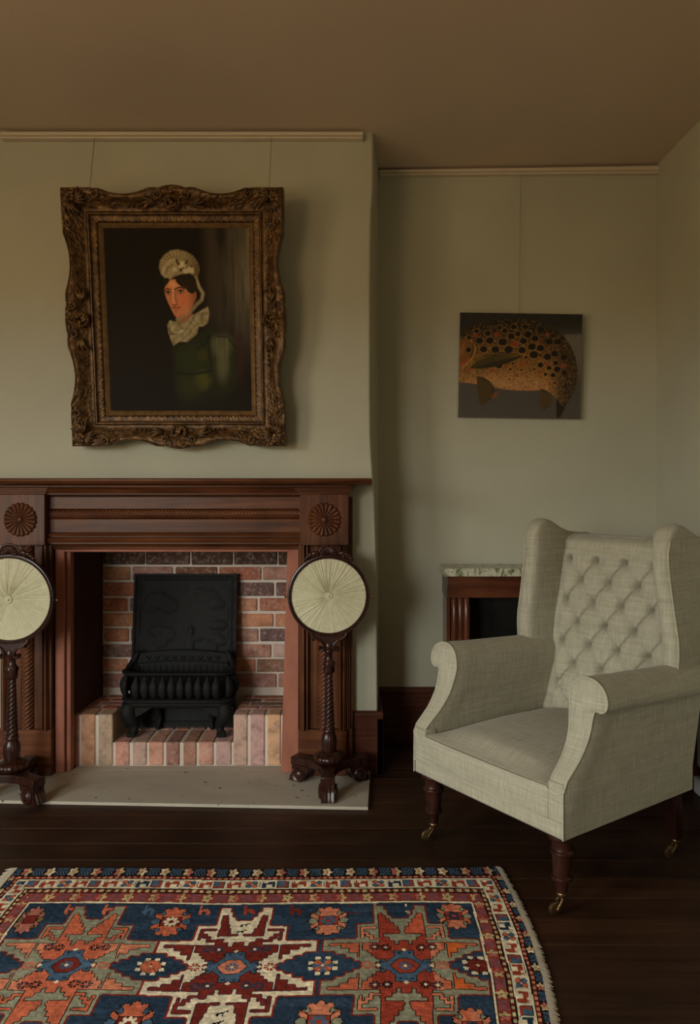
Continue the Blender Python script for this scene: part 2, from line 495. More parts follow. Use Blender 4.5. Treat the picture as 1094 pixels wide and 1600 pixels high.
BR = random.Random(11)
PAL = [(.30,.115,.062), (.34,.15,.08), (.25,.095,.06), (.32,.135,.085), (.20,.085,.06), (.16,.085,.07), (.27,.12,.08)]
def cbox(x0, x1, y0, y1, z0, z1, c=.004, j=.0012, rng=BR):
    mbx = MB()
    def J(): return rng.uniform(-j, j)
    x0 += J(); x1 += J(); z0 += J(); z1 += J()
    P = []
    for sx in (0, 1):
        for sy in (0, 1):
            for sz in (0, 1):
                X = (x0, x1)[sx]; Y = (y0, y1)[sy]; Z = (z0, z1)[sz]
                ix = c if sx == 0 else -c; iy = c if sy == 0 else -c; iz = c if sz == 0 else -c
                P += [(X, Y+iy, Z+iz), (X+ix, Y, Z+iz), (X+ix, Y+iy, Z)]
    def v(sx, sy, sz, k): return (sx*4+sy*2+sz)*3+k
    F = []
    for s in (0, 1):
        F.append((v(s,0,0,0), v(s,1,0,0), v(s,1,1,0), v(s,0,1,0)))
        F.append((v(0,s,0,1), v(1,s,0,1), v(1,s,1,1), v(0,s,1,1)))
        F.append((v(0,0,s,2), v(1,0,s,2), v(1,1,s,2), v(0,1,s,2)))
    for a in (0, 1):
        for b_ in (0, 1):
            F.append((v(a,b_,0,0), v(a,b_,1,0), v(a,b_,1,1), v(a,b_,0,1)))
            F.append((v(a,0,b_,0), v(a,1,b_,0), v(a,1,b_,2), v(a,0,b_,2)))
            F.append((v(0,a,b_,1), v(1,a,b_,1), v(1,a,b_,2), v(0,a,b_,2)))
            for c_ in (0, 1): F.append((v(a,b_,c_,0), v(a,b_,c_,1), v(a,b_,c_,2)))
    return mbx.add(P, F)
def brick_obj(x0, x1, y0, y1, z0, z1, parent, col=None):
    o = obj('brick', cbox(x0, x1, y0, y1, z0, z1), M['brick'], parent, smooth=None)
    c = col or BR.choice(PAL); f = BR.uniform(.85, 1.15)
    f *= 1.33
    o.color = (c[0]*f, c[1]*f*BR.uniform(.97, 1.08), c[2]*f*BR.uniform(.95, 1.12), 1)
    return o
O, D, P_, N_ = (.34,.145,.075), (.13,.075,.06), (.26,.13,.095), (.29,.105,.058)
SOOT_SHADE = (.075,.04,.028)  # sooty top courses, with the lintel's shade painted into the colour
ROWS = [  # photo y of course top/bottom, then x joints of bricks (photo px), colours cycled
 (836.5,857.5,[(160,225),(228,292),(295,362),(365,430),(434,470)],[SOOT_SHADE]),
 (860.5,882.5,[(160,226),(228,297),(299,364),(366,433),(435,470)],[SOOT_SHADE]),
 (886,906,[(161,203.5),(207,270),(274.5,339.5),(342.5,408),(411,470)],[O,P_,(.15,.06,.036),N_,P_]),
 (910.5,931,[(161,224),(228,292),(296,360),(364,428),(431,470)],[N_,O,O,D,D]),
 (935,955,[(161,199.5),(203,246),(250,315),(319,402),(405.5,470)],[N_,D,O,O,N_]),
 (959,979,[(161,224),(228,292),(296,360),(364,427),(430,470)],[O,N_,O,O,O]),
 (982.5,1002.5,[(162,201),(204.5,246),(250,315),(319,403.5),(406.5,470)],[N_,D,O,P_,D]),
 (1007,1027,[(161,222),(226,290),(294,358),(362,424),(427,470)],[D,O,O,P_,(.33,.22,.17)]),
 (1030,1049.5,[(161,199.5),(202.5,266),(270,330),(334,398.5),(401.5,470)],[O,N_,O,O,(.17,.085,.055)]),
 (1053,1074,[(160,222),(226,290),(294,358),(362,432),(435,470)],[P_,O,N_,P_,P_]),
]
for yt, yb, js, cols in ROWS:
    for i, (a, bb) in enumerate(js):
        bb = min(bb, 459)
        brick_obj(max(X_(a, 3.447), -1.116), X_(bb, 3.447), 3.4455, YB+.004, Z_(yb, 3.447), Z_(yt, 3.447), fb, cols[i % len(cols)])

# raised brick hearth: sunken middle and two hobs
YF = 3.142
ZH, ZF = .222, .109
bh = obj('hearth_bed', MB().box(-1.136, -.984, YF+.006, YB-.002, .0, ZH-.004).box(-.984, -.478, YF+.006, YB-.002, .0, ZF-.004).box(-.478, -.266, YF+.006, YB-.002, .0, ZH-.004), M['mortar'], fb, smooth=None)
W1, W2, W3, W4 = (.44,.235,.165), (.38,.235,.19), (.41,.20,.155), (.37,.225,.20)
for a, bb, c in ((108.5,123,P_),(126.5,148.5,(.42,.22,.13)),(153.5,175.5,(.34,.235,.15)),(364.5,386.5,W4),(391,414,W4),(418,439,(.46,.27,.16))):
    brick_obj(X_(a, YF), X_(bb, YF), YF, YF+.085, .013, ZH, bh, c)
for i, (a, bb) in enumerate(((180,202),(207,228.5),(232.5,255),(259.5,280),(286,307),(311,333.5),(337.5,361.5))):
    brick_obj(X_(a, YF), X_(bb, YF), YF, YF+.160, .013, ZF, bh, [W3, W4, W3, P_, P_, W1, W4][i])
    brick_obj(X_(a, YF)+.004, X_(bb, YF)+.004, YF+.168, YB-.004, ZF-.05, ZF, bh, [P_, W4, P_, N_, P_, W3, P_][i])
for i in range(4):      # rows laid on edge behind the front soldiers
    y0 = YF+.092+i*.054; y1 = y0+.046
    if y1 > YB: break
    for a, bb in ((-1.132, -1.064), (-1.056, -.986)) if i % 2 == 0 else ((-1.132, -1.09), (-1.082, -.986)):
        brick_obj(a, bb, y0, y1, .14, ZH-.001, bh, BR.choice([P_, D, N_]))
    for a, bb in ((-.476, -.39), (-.382, -.27)) if i % 2 == 0 else ((-.476, -.44), (-.432, -.27)):
        brick_obj(a, bb, y0, y1, .14, ZH-.001, bh, BR.choice([P_, D, N_]))

# stone hearth slab let into the floor
hs = MB().hexa([(-1.53,2.803,0.0),(.0655,2.734,0.0),(.083,YC-.002,0.0),(-1.53,YC-.002,0.0),(-1.53,2.803,.012),(.0655,2.734,.012),(.083,YC-.002,.012),(-1.53,YC-.002,.012)])
hs.box(OX0+.02, OX1-.04, YC-.002, YF+.002, 0, .0115)
tag(obj('hearth_slab', hs, M['stone'], smooth=None, bevel=.0025), 'pale speckled stone slab laid on the floor before the fireplace', 'hearth slab')

# skirtings
def skirt_x(mb_, xa, xb, yface, zt=.252):
    yf = yface
    prof = [(yf, 0), (yf-.018, 0), (yf-.018, zt-.03), (yf-.0205, zt-.026), (yf-.021, zt-.014), (yf-.019, zt-.006), (yf-.012, zt), (yf, zt)]
    return mb_.prism(prof, 'x', xa, xb)
struct('baseboard_chimney', skirt_x(MB(), .013, .133, YC).prism([(.111,0),(.1325,0),(.1325,.222),(.1345,.23),(.1335,.244),(.125,.252),(.111,.252)], 'y', YC-.018, RY1-.02), M['skirt'], smooth=30)
struct('baseboard_back', skirt_x(MB(), .131, RX1, RY1), M['skirt'], smooth=30)
struct('baseboard_right', MB().prism([(RX1,0),(RX1-.018,0),(RX1-.018,.222),(RX1-.021,.23),(RX1-.02,.244),(RX1-.012,.252),(RX1,.252)], 'y', RY0, RY1-.02), M['skirt'], smooth=30)

# picture rails just under the ceiling
def rail(x0, x1, yface, zt0, zt1, h0, h1, d):
    r_ = MB()
    for fa, fb_, ya in ((0, .55, d), (.55, .68, d*.75), (.68, 1.0, d)):
        p = []
        for t in (fb_, fa):
            z0 = zt0-h0*t; z1 = zt1-h1*t
            p += [(x0,yface-ya,z0),(x1,yface-ya,z1),(x1,yface,z1),(x0,yface,z0)]
        r_.hexa(p)
    return r_
struct('trim_1', rail(X_(2,3.07), X_(567,3.07), YC, Z_(206.5,3.07), Z_(206.5,3.07), .027, .027, .034), M['rail'], 'pale painted picture hanging rail along the chimney breast', smooth=None)
struct('trim_2', rail(CHXB+.002, RX1-.001, RY1, 2.590, 2.607, .024, .032, .03), M['rail'], 'picture hanging rail along the recessed alcove wall', smooth=None)

# ================================================================== FIREPLACE SURROUND
FSX = -.696
fs = thing('fireplace_surround', 'carved mahogany mantelpiece with rope mouldings and round rosettes', 'mantelpiece', (FSX, 3.05, 0.012))
YP = 3.03
def mir(x): return 2*FSX - x
# shelf
sp = [(YC, 1.166), (2.925, 1.166), (2.905, 1.170), (2.888, 1.178), (2.884, 1.186), (2.888, 1.193), (YC, 1.193)]
obj('shelf', MB().prism(sp, 'x', mir(.083), .083), M['mah_x'], fs, smooth=50, bevel=.004)
# bed moulding
bp = [(YC, 1.166), (2.952, 1.166), (2.952, 1.160), (2.962, 1.158), (2.975, 1.150), (2.984, 1.140), (2.988, 1.136), (3.000, 1.135), (3.000, 1.130), (3.012, 1.128), (3.024, 1.122), (YC, 1.118)]
obj('bed_moulding', MB().prism(bp, 'x', mir(-.005), -.005), M['mah_x'], fs, smooth=35)
# frieze
fp = [(YC, 1.120), (YP, 1.120), (YP, 1.074), (YP+.003, 1.072), (YP+.018, 1.072), (YP+.018, 1.033), (YP+.003, 1.033), (YP, 1.031), (YP, .980), (3.022, .978), (3.015, .972), (3.018, .966), (3.026, .965),
      (3.026, .961), (3.012, .958), (3.006, .950), (3.010, .942), (3.024, .940), (3.024, .934), (3.036, .930), (3.048, .920), (3.05, .910), (YC, .910)]
obj('frieze', MB().prism(fp, 'x', mir(-.19), -.19), M['mah_x'], fs, smooth=35)
# horizontal rope
def rope(axis, a0, a1, c, r, pitch, n=14, depth=.16, hand=1, taper=None, starts=1, sub=6):
    L = a1-a0; m_ = int(abs(L)/pitch*sub)+1
    mb_ = MB()
    def f(i, j):
        t = i/(m_-1); a = a0 + L*t; q = 2*PI*j/(n)
        rr = r if taper is None else r*taper(t)
        ph = starts*q*hand + 2*PI*(a-a0)/pitch
        h = rr*(1 - depth*(1-abs(math.cos(ph/2))**.8))
        u_, v_ = h*math.cos(q), h*math.sin(q)
        if axis == 'x': return (a, c[0]+u_, c[1]+v_)
        return (c[0]+u_, c[1]+v_, a)
    mb_.grid(f, m_, n+1)
    return mb_
obj('rope_moulding', rope('x', mir(-.197), -.197, (YP+.013, Z_(803.5, YP)), .0200, .0124, n=36, depth=.30, starts=7, hand=-1, sub=6), M['mah_x'], fs, smooth=80)

def pilaster(s):
    """s=+1 the side next to the alcove, -1 its mirror"""
    def XX(p):
        x = X_(p, YP)
        return x if s > 0 else mir(x)
    prof = [(467,YC),(467,3.034),(470.5,3.034),(471,3.024),(473,3.016),(475.5,3.016),(477,3.026),(478,3.034),(479,3.022),(481,3.022),(482.5,3.034),(484,3.048),
            (528,3.048),(529.5,3.034),(531,3.022),(533,3.022),(534.5,3.034),(536,3.022),(538.5,3.014),(541,3.022),(542,3.034),(544,3.034),(544.5,3.046),(547,3.046),(547.5,3.06),(551,3.06),(551,YC)]
    pl_ = obj('pilaster', MB().prism([(XX(a), y) for a, y in prof], 'z', .194, 1.12), M['mah_z'], fs, smooth=30)
    xc = (XX(484)+XX(528))/2
    obj('rope_column', rope('z', .197, .925, (xc, 3.048), .0265, .0172, n=32, depth=.24, starts=6, sub=7, hand=-1), M['mah_z'], pl_, smooth=80)
    a, b_ = sorted((XX(466), XX(542)))
    a2, b2 = sorted((XX(542), XX(551)))
    obj('plinth', MB().box(a, b_, 3.027, YC, .013, .196).box(a2, b2, 3.05, YC, .013, .195), M['mah_x'], pl_, bevel=.003)
    a, b_ = sorted((X_(469,3.0) if s > 0 else mir(X_(469,3.0)), X_(545,3.0) if s > 0 else mir(X_(545,3.0))))
    z0, z1 = .931, 1.132
    bl = obj('corner_block', MB().box(a, b_, 2.988, YC, z0, z1), M['mah_z'], fs, bevel=.0025)
    ca, cb_ = a-.022, b_+.02
    cp = MB()
    for dz0, dz1, ins in ((1.1325, 1.141, .014), (1.141, 1.149, .006), (1.149, 1.157, 0)):
        cp.box(ca+ins, cb_-ins, 2.968+ins, YC, dz0, dz1)
    cp.box(ca+.006, cb_-.006, 2.955, YC, 1.157, 1.166)
    obj('block_cap', cp, M['mah_x'], bl, bevel=.0025)
    # fan rosette
    cx, cz = (a+b_)/2 - .0, Z_(812, 2.988)
    R, npet = .068, 20
    ro = MB()
    nr, na = 9, npet*8
    def f(i, j):
        t = i/(nr-1); an = 2*PI*j/na
        pet = abs(math.sin(an*npet/2))
        r = R*(.19+.81*t)
        if i == nr-1: r *= .93+.07*pet
        h = (.003 + .0085*pet**.7*(.45+.55*t))*(1 if i < nr-1 else .0)
        return (cx+r*math.sin(an), 2.9885-h, cz+r*math.cos(an))
    ro.grid(lambda j, i: f(i, j), na, nr, cu=True)
    ro.lathe([(.001,.013),(.008,.0125),(.0125,.008),(.0135,.0)], (cx, 2.9885, cz), 16, Matrix.Rotation(PI/2, 3, 'X'))
    obj('rosette', ro, M['mah_z'], bl, smooth=50)
pilaster(1); pilaster(-1)

# salmon painted lining of the opening
li = MB().box(X_(90.5,3.09), X_(104.5,3.09), 3.062, 3.117, .013, .910)
obj('opening_lining', li, M['salmon'], fs, bevel=.002)
obj('opening_lining', MB().box(X_(105.5,3.09), X_(112,3.09), 3.078, 3.117, .013, .899), M['salmon'], fs, bevel=.002)
def slant(xa_t, xb_t, xa_b, xb_b, y0, y1, z0, z1):
    return MB().hexa([(xa_b,y0,z0),(xb_b,y0,z0),(xb_b,y1,z0),(xa_b,y1,z0),(xa_t,y0,z1),(xb_t,y0,z1),(xb_t,y1,z1),(xa_t,y1,z1)])
obj('opening_lining', slant(X_(452.5,3.09), X_(467.5,3.09), X_(443,3.09), X_(467,3.09), 3.062, 3.117, .013, .910), M['salmon'], fs, bevel=.002)
obj('opening_lining', slant(X_(449.5,3.09), X_(452.5,3.09), X_(439.5,3.09), X_(443,3.09), 3.078, 3.117, .013, .899), M['salmon'], fs, bevel=.0015)
obj('opening_lining', MB().box(X_(104.5,3.09), X_(452.5,3.09), 3.062, 3.117, .899, .911), M['salmon'], fs, bevel=.002)
# ================================================================== FIREBACK AND FIRE BASKET
fk = thing('fireback', 'black cast iron fireback plate with raised tree scene, leaning on the bricks', 'fireback', (-.735, 3.352, ZF+.0005), (math.radians(-7.5), 0, 0))
def fb_relief(u, v):
    """u 0..1 across, v 0..1 up -> relief height in metres"""
    h = 0.0
    e = min(u, 1-u)*.47; g = min(v, 1-v)*.66
    d = min(e, g)
    if d < .012: h += .006
    elif .022 < d < .030: h += .003
    elif .036 < d < .040: h += .002
    else:
        def blob(cu, cv, ru, rv, a):
            q = ((u-cu)/ru)**2 + ((v-cv)/rv)**2
            return a*(1-q)**.5 if q < 1 else 0
        for cu, cv, ru, rv, a in ((.24,.82,.13,.06,.005),(.34,.79,.1,.05,.005),(.16,.78,.08,.04,.004),(.72,.85,.12,.05,.004),(.8,.8,.09,.04,.004),(.64,.88,.07,.03,.004),(.48,.9,.05,.03,.003),
                                  (.82,.66,.1,.035,.006),(.79,.58,.08,.03,.005),(.84,.55,.07,.03,.005),(.81,.45,.012,.12,.004),
                                  (.24,.62,.09,.04,.005),(.34,.60,.08,.05,.005),(.28,.55,.06,.04,.004),(.25,.45,.014,.12,.004),
                                  (.56,.62,.035,.035,.006),(.55,.52,.05,.09,.005),(.62,.57,.07,.015,.004),(.53,.42,.018,.07,.004),(.59,.42,.018,.07,.004)):
            h = max(h, blob(cu, cv, ru, rv, a))
        if v > .3: h += .0022*max(0, mnoise.noise(Vector((u*16, v*22, 1.3))))*(1 if h > .001 else .35)
    return h
nx, nz = 96, 130
fw, fh, ft = .46, .665, .02
g_ = MB()
g_.grid(lambda i, j: (-fw/2+fw*i/(nx-1), -ft-fb_relief(i/(nx-1), j/(nz-1)), fh*j/(nz-1)), nx, nz)
def rim(i, j):
    loop = [(-fw/2, 0), (fw/2, 0), (fw/2, fh), (-fw/2, fh)]
    p = loop[i % 4]; return (p[0], -ft-.006 if j == 0 else 0, p[1])
g_.grid(rim, 4, 2, cu=True)
g_.add([(-fw/2,0,0),(fw/2,0,0),(fw/2,0,fh),(-fw/2,0,fh)], [(0,1,2,3)])
obj('plate', g_, M['iron'], fk, smooth=50, local=True)

BX, BY0, BY1 = -.728, 3.200, 3.328
fg = thing('fire_basket', 'black cast iron fire basket on paw feet standing on the hearth bricks', 'fire grate', (BX, 3.27, ZF))
def basket_path(off=0.0, n=10):
    """plan of the front and the two sides (left back -> front -> right back); off>0 grows outward"""
    hw0, hw1 = .228+off, .19+off
    yf, yb = BY0-off, BY1
    r = .06
    pts = [(BX-hw1+.004, yb)]
    pts.append((BX-hw0, yf+r+.02))
    for k in range(n+1):
        a = PI + (PI/2)*k/n
        pts.append((BX-hw0+r+r*math.cos(a), yf+r+r*math.sin(a)))
    for k in range(1, 12): pts.append((BX-hw0+r+(2*hw0-2*r)*k/12, yf))
    for k in range(n+1):
        a = 1.5*PI + (PI/2)*k/n
        pts.append((BX+hw0-r+r*math.cos(a), yf+r+r*math.sin(a)))
    pts.append((BX+hw0, yf+r+.02)); pts.append((BX+hw1+.004, yb))
    return pts
def rail_sweep(prof, name):
    """prof: closed loop of (off, z)"""
    rows = [basket_path(o_) for o_, z_ in prof]
    n_, m_ = len(prof), len(rows[0])
    mb_ = MB()
    mb_.grid(lambda i, j: (*rows[i][j], prof[i][1]), n_, m_, cu=True)
    mb_.add([(*rows[i][0], prof[i][1]) for i in range(n_)], [tuple(range(n_))])
    mb_.add([(*rows[i][-1], prof[i][1]) for i in range(n_)], [tuple(range(n_))])
    return obj(name, mb_, M['iron'], fg, smooth=45)
zr = .381
rail_sweep([(-.012,zr-.022),(.0,zr-.020),(.006,zr-.012),(.012,zr-.008),(.013,zr-.001),(.006,zr+.003),(-.006,zr+.002),(-.014,zr-.006)], 'top_rail')
rail_sweep([(-.02,.232),(.0,.232),(.008,.238),(.010,.246),(.006,.252),(.012,.258),(.012,.266),(.002,.272),(-.02,.272)], 'bottom_rail')
# leaf-shaped bars
def bar_at(x, y, ang):
    prof = [(.004,.272),(.010,.279),(.014,.292),(.0165,.31),(.017,.325),(.015,.338),(.011,.348),(.0065,.356),(.0075,.361),(.004,.366)]
    Mx = Matrix.Rotation(ang, 3, 'Z')
    b_ = MB().lathe([(r, z) for r, z in prof], (x, y, 0), 12, Mx, rfun=lambda a, z, r: r*(1+.13*math.cos(3*a+PI/2)))
    # bulge outward in the belly
    out = []
    for (vx, vy, vz) in b_.v:
        bul = .016*math.sin(PI*min(1, max(0, (vz-.262)/.11)))
        out.append((vx+bul*math.sin(ang), vy-bul*math.cos(ang), vz))
    b_.v = out
    obj('bar', b_, M['iron'], fg, smooth=60)
for k in range(10): bar_at(BX-.168+.336*k/9, BY0, 0)
bar_at(BX-.210, BY0+.018, -.75); bar_at(BX+.210, BY0+.018, .75)
bar_at(BX-.224, BY0+.062, -1.45); bar_at(BX+.224, BY0+.062, 1.45)
bar_at(BX-.212, BY0+.104, -1.3); bar_at(BX+.212, BY0+.104, 1.3)
# back plate with arched top and side wings curling up
bk = MB()
poly = [(BX-.195,.235),(BX+.195,.235),(BX+.197,.43)]
for k in range(11):
    t = k/10; poly.append((BX+.195-.39*t, .435+.014*math.sin(PI*t)))
poly.append((BX-.197,.43))
bk.prism(poly, 'y', BY1-.006, BY1+.008)
for k in range(9):
    cx_ = BX-.15+.3*k/8
    bk.tube([(cx_-.012, BY1-.006, .425), (cx_, BY1-.012, .41), (cx_+.012, BY1-.006, .425)], .004, 6)
bk.tube([(BX-.195+.39*k/10, BY1-.008, .395+.012*math.sin(PI*k/10)) for k in range(11)], .005, 6)
for k in range(15): bk.box(BX-.175+.025*k-.004, BX-.175+.025*k+.004, BY1-.01, BY1-.005, .255, .385)
obj('back_plate', bk, M['iron'], fg, smooth=40)
for s in (-1, 1):
    hw = .228
    pth = smooth_path([(BX+s*hw, BY0+.07, zr-.004), (BX+s*(hw-.004), BY0+.09, zr+.004), (BX+s*(hw-.016), BY0+.115, zr+.025), (BX+s*(hw-.028), BY1-.008, .43), (BX+s*(hw-.032), BY1+.002, .446)], 6)
    obj('side_arm', MB().tube(pth, [.010+.003*math.sin(PI*i/(len(pth)-1)) for i in range(len(pth))], 8), M['iron'], fg, smooth=60)
# base tray
obj('tray', MB().prism(basket_path(-.012), 'z', .236, .244), M['iron'], fg, smooth=40)
# cabriole legs on paws
def leg(s, y, rear=False):
    lx = BX + s*.178
    f_ = .6 if rear else 1.0
    path = smooth_path([(lx+s*.022, y-.004, .236), (lx+s*.026, y-.012, .212), (lx+s*.016, y-.010, .185), (lx+s*.002, y-.004, .158), (lx+s*.004, y-.008, .136), (lx+s*.010, y-.016, ZF+.014)], 6)
    rr = [.032, .034, .030, .022, .016, .0145]
    R = [interp(i, [(k*6, rr[k]*f_) for k in range(6)]) for i in range(len(path))]
    lg = MB().tube(path, R, 12)
    e = path[-1]
    if not rear:
        for q in (-.011, -.0037, .0037, .011):
            lg.tube([(e.x+q*.8, e.y+.004, ZF+.022), (e.x+q*1.1, e.y-.012, ZF+.018), (e.x+q*1.2, e.y-.02, ZF+.006)], [.008, .0085, .005], 6)
        lg.ball((e.x, e.y, ZF+.012), .018, .016, .0118)
        lg.prism([(lx+s*.06, .236), (lx-s*.075, .236), (lx-s*.055, .222), (lx-s*.02, .20), (lx+s*.01, .19), (lx+s*.045, .205)], 'y', y-.024, y-.010)
    else:
        lg.ball((e.x, e.y, ZF+.010), .012, .012, .0098)
    obj('leg', lg, M['iron'], fg, smooth=60)
leg(-1, BY0+.022); leg(1, BY0+.022); leg(-.55, BY1-.01, True); leg(.7, BY1-.01, True)

# ================================================================== ROUND POLE FIRE SCREENS
def concave_tri(R, hw, cr, n=8):
    pts = []
    for k in range(3):
        a = -PI/2 + 2*PI*k/3
        d = (math.cos(a), math.sin(a)); t = (-d[1], d[0])
        e0 = (d[0]*R - t[0]*hw, d[1]*R - t[1]*hw); e1 = (d[0]*R + t[0]*hw, d[1]*R + t[1]*hw)
        a2 = a + PI/3; mid = (math.cos(a2)*cr, math.sin(a2)*cr)
        a3 = a + 2*PI/3; d3 = (math.cos(a3), math.sin(a3)); t3 = (-d3[1], d3[0])
        n0 = (d3[0]*R - t3[0]*hw, d3[1]*R - t3[1]*hw)
        pts += [e0, e1]
        ctrl = (2*mid[0]-.5*(e1[0]+n0[0]), 2*mid[1]-.5*(e1[1]+n0[1]))
        for i in range(1, n):
            q = i/n
            pts.append(((1-q)**2*e1[0]+2*q*(1-q)*ctrl[0]+q*q*n0[0], (1-q)**2*e1[1]+2*q*(1-q)*ctrl[1]+q*q*n0[1]))
    return pts

def fire_screen(loc, label, brot, dsc, seed, RB):
    t = thing('fire_screen', label, 'fire screen', loc, group='pair of round pole fire screens')
    W = M['dark_wood']
    def part(name, mb_, m_, parent=t, rz=0, smooth=45, bev=0):
        o = obj(name, mb_, m_, parent, smooth=smooth, local=True, bevel=bev)
        if rz: o.rotation_euler.z = rz
        return o
    # base
    bs = part('base', MB().prism(concave_tri(RB, .027, .050), 'z', .064, .094), W, rz=brot, bev=.003)
    for k in range(3):
        a = -PI/2 + 2*PI*k/3
        Mx = Matrix.Rotation(a, 3, 'Z')
        ft_ = MB()
        prof = [(.085,.064),(.160,.064),(.163,.054),(.160,.044),(.163,.032),(.171,.018),(.174,.004),(.168,.0005),(.122,.0005),(.116,.006),(.110,.018),(.104,.030),(.096,.038),(.088,.050)]
        vs_, n_ = [], len(prof)
        ws = [-.024, -.020, -.012, -.008, 0, .008, .012, .020, .024]
        gr = [.0, .0, .004, .0, .004, .0, .004, .0, .0]
        for wv, gv in zip(ws, gr):
            for r, z in prof:
                rr = r+(RB-.166) - (gv if (r > .14 and z < .055) else 0)
                p = Mx @ Vector((rr, wv, z)); vs_.append(tuple(p))
        F = [(i*n_+j, i*n_+(j+1) % n_, (i+1)*n_+(j+1) % n_, (i+1)*n_+j) for i in range(len(ws)-1) for j in range(n_)]
        F += [tuple(range(n_)), tuple((len(ws)-1)*n_+j for j in range(n_))]
        ft_.add(vs_, F)
        # scroll eyes on both flanks
        for sgn in (-1, 1):
            c_ = Mx @ Vector((.130+RB-.166, sgn*.024, .030))
            ft_.lathe([(.028,-.006),(.029,.004),(.024,.010),(.017,.007),(.012,.011),(.001,.013)], tuple(c_), 14, Mx @ Matrix.Rotation(-sgn*PI/2, 3, 'X'))
        part('foot', ft_, W, bs, smooth=40)
    # gadrooned collar, vase and twisted pole
    part('collar', MB().lathe([(.02,.092),(.038,.094),(.052,.101),(.057,.112),(.054,.122),(.044,.130),(.034,.134),(.03,.137)], n=72,
         rfun=lambda a, z, r: r*(1+.05*abs(math.sin(18*a/2))*(1 if .098 < z < .128 else 0))), W)
    part('vase', MB().lathe([(.026,.136),(.029,.142),(.028,.150),(.030,.160),(.031,.175),(.0285,.192),(.024,.203),(.021,.208),(.024,.213),(.024,.219),(.020,.223)], n=64,
         rfun=lambda a, z, r: r*(1-.07*(1-abs(math.sin(8*a/1)))*(1 if .15 < z < .2 else 0))), W)
    def tp(q): return 1-.36*q
    part('twisted_pole', rope('z', .222, .432, (0, 0), .0225, .0165, n=24, depth=.32, starts=4, sub=8, taper=tp, hand=-1), W, smooth=80)
    kn = MB().lathe([(.012,.430),(.018,.437),(.0205,.448),(.0195,.462),(.0225,.472),(.019,.481),(.014,.488),(.013,.512),(.0175,.516),(.0175,.523),(.013,.527),(.013,.548)], n=24,
                    rfun=lambda a, z, r: r*(1+(.16*math.sin(6*a+z*160) if .436 < z < .48 else 0)))
    part('carved_knop', kn, W, smooth=60)
    # disc: silk, frame, crest and bracket (turned to face the room)
    dz, R = .733, .150*dsc
    yd = -.018
    rng = random.Random(seed)
    na, nr = 540, 26
    raw = [0.0]*na
    a_ = 0.0
    while a_ < 2*PI:
        w = rng.uniform(.05, .16); amp = rng.uniform(.3, 1.0)
        low = math.exp(-((((a_+w/2+PI/2+PI) % (2*PI))-PI)/.75)**2)       # calmer towards the bottom
        amp *= 1-.8*low
        for k in range(int(a_/(2*PI)*na), min(na, int((a_+w)/(2*PI)*na)+1)):
            q = (k/na*2*PI-a_)/w
            if 0 <= q < 1: raw[k] = amp*(q**.8*(1-q)**.22*1.5)
        a_ += w
    sk = MB()
    def sf(j, i):
        t_ = i/(nr-1); a = 2*PI*j/na
        r = R*(.02+.98*t_)
        h = raw[j]*(.0085*min(1, t_*4)*(1-.55*t_))
        dome = .010*(1-t_)**1.3 - .007*math.exp(-(t_/.11)**2)
        sw = .10*(1-t_)**2
        return (r*math.cos(a+sw), yd-.004-dome-h, dz+r*math.sin(a+sw))
    sk.grid(sf, na, nr, cu=True)
    so_ = part('silk_panel', sk, M['silk'], smooth=180)
    part('button', MB().lathe([(.0155,.0),(.0155,.004),(.013,.0065),(.010,.0055),(.0065,.0055),(.0055,.0095),(.003,.011),(.0005,.0115)], (0, yd-.008, dz), 20, Matrix.Rotation(PI/2, 3, 'X')), M['silk'], so_)
    ring = MB()
    pr = [(R-.003,.004),(R-.004,-.006),(R-.001,-.011),(R+.003,-.008),(R+.006,-.012),(R+.0105,-.011),(R+.0125,-.004),(R+.012,.010),(R+.004,.014),(R-.003,.012)]
    ring.grid(lambda i, j: (pr[j % len(pr)][0]*math.cos(2*PI*i/72), yd+pr[j % len(pr)][1], dz+pr[j % len(pr)][0]*math.sin(2*PI*i/72)), 72, len(pr)+1, cu=True)
    fr = part('frame_ring', ring, W, smooth=50)
    part('back_board', MB().lathe([(R,.0),(R,.008)], (0, yd+.010, dz), 48, Matrix.Rotation(-PI/2, 3, 'X')), W)
    # crest: shell flanked by acanthus scrolls
    cr = MB()
    ct = dz+R+.010
    npet = 9; n2 = npet*6
    def shell(i, j):
        a = PI*i/(n2-1)*1.08-.04*PI; t_ = j/6
        pet = abs(math.sin(a*npet*.93))
        r = .037*t_*(1-.06*(1-pet)*(j == 6))
        return (r*math.cos(a), yd-.006-(.004+.004*pet)*(t_ > .1)*(j < 6), ct+r*math.sin(a)*1.0)
    cr.grid(shell, n2, 7)
    cr.tube([(.039*math.cos(PI*1.08*k/16-.04*PI), yd-.004, ct+.039*math.sin(PI*1.08*k/16-.04*PI)) for k in range(17)], .004, 8)
    cr.prism([(.038*math.cos(PI*k/12), ct+.038*math.sin(PI*k/12)) for k in range(13)], 'y', yd-.004, yd+.006)
    for s in (-1, 1):
        for k, (ang, L, rr) in enumerate(((.27,.024,.0090),(.37,.024,.008),(.46,.020,.007),(.54,.015,.0055))):
            rb_ = R+.009
            bx_, bz_ = s*rb_*math.sin(ang-.03), dz+rb_*math.cos(ang-.03)
            pth = [(bx_, yd-.003, bz_), (bx_+s*L*.25, yd-.008, bz_+L*.55), (bx_+s*L*.8, yd-.010, bz_+L*.55), (bx_+s*L*1.0, yd-.007, bz_+L*.15), (bx_+s*L*.65, yd-.007, bz_+L*.05)]
            P2 = smooth_path(pth, 4); cr.tube(P2, [rr*(.6+.4*math.sin(PI*i/(len(P2)-1))) for i in range(len(P2))], 7)
    part('crest', cr, W, fr, smooth=60)
    # lyre bracket under the disc
    br = MB()
    zb = dz-R-.012
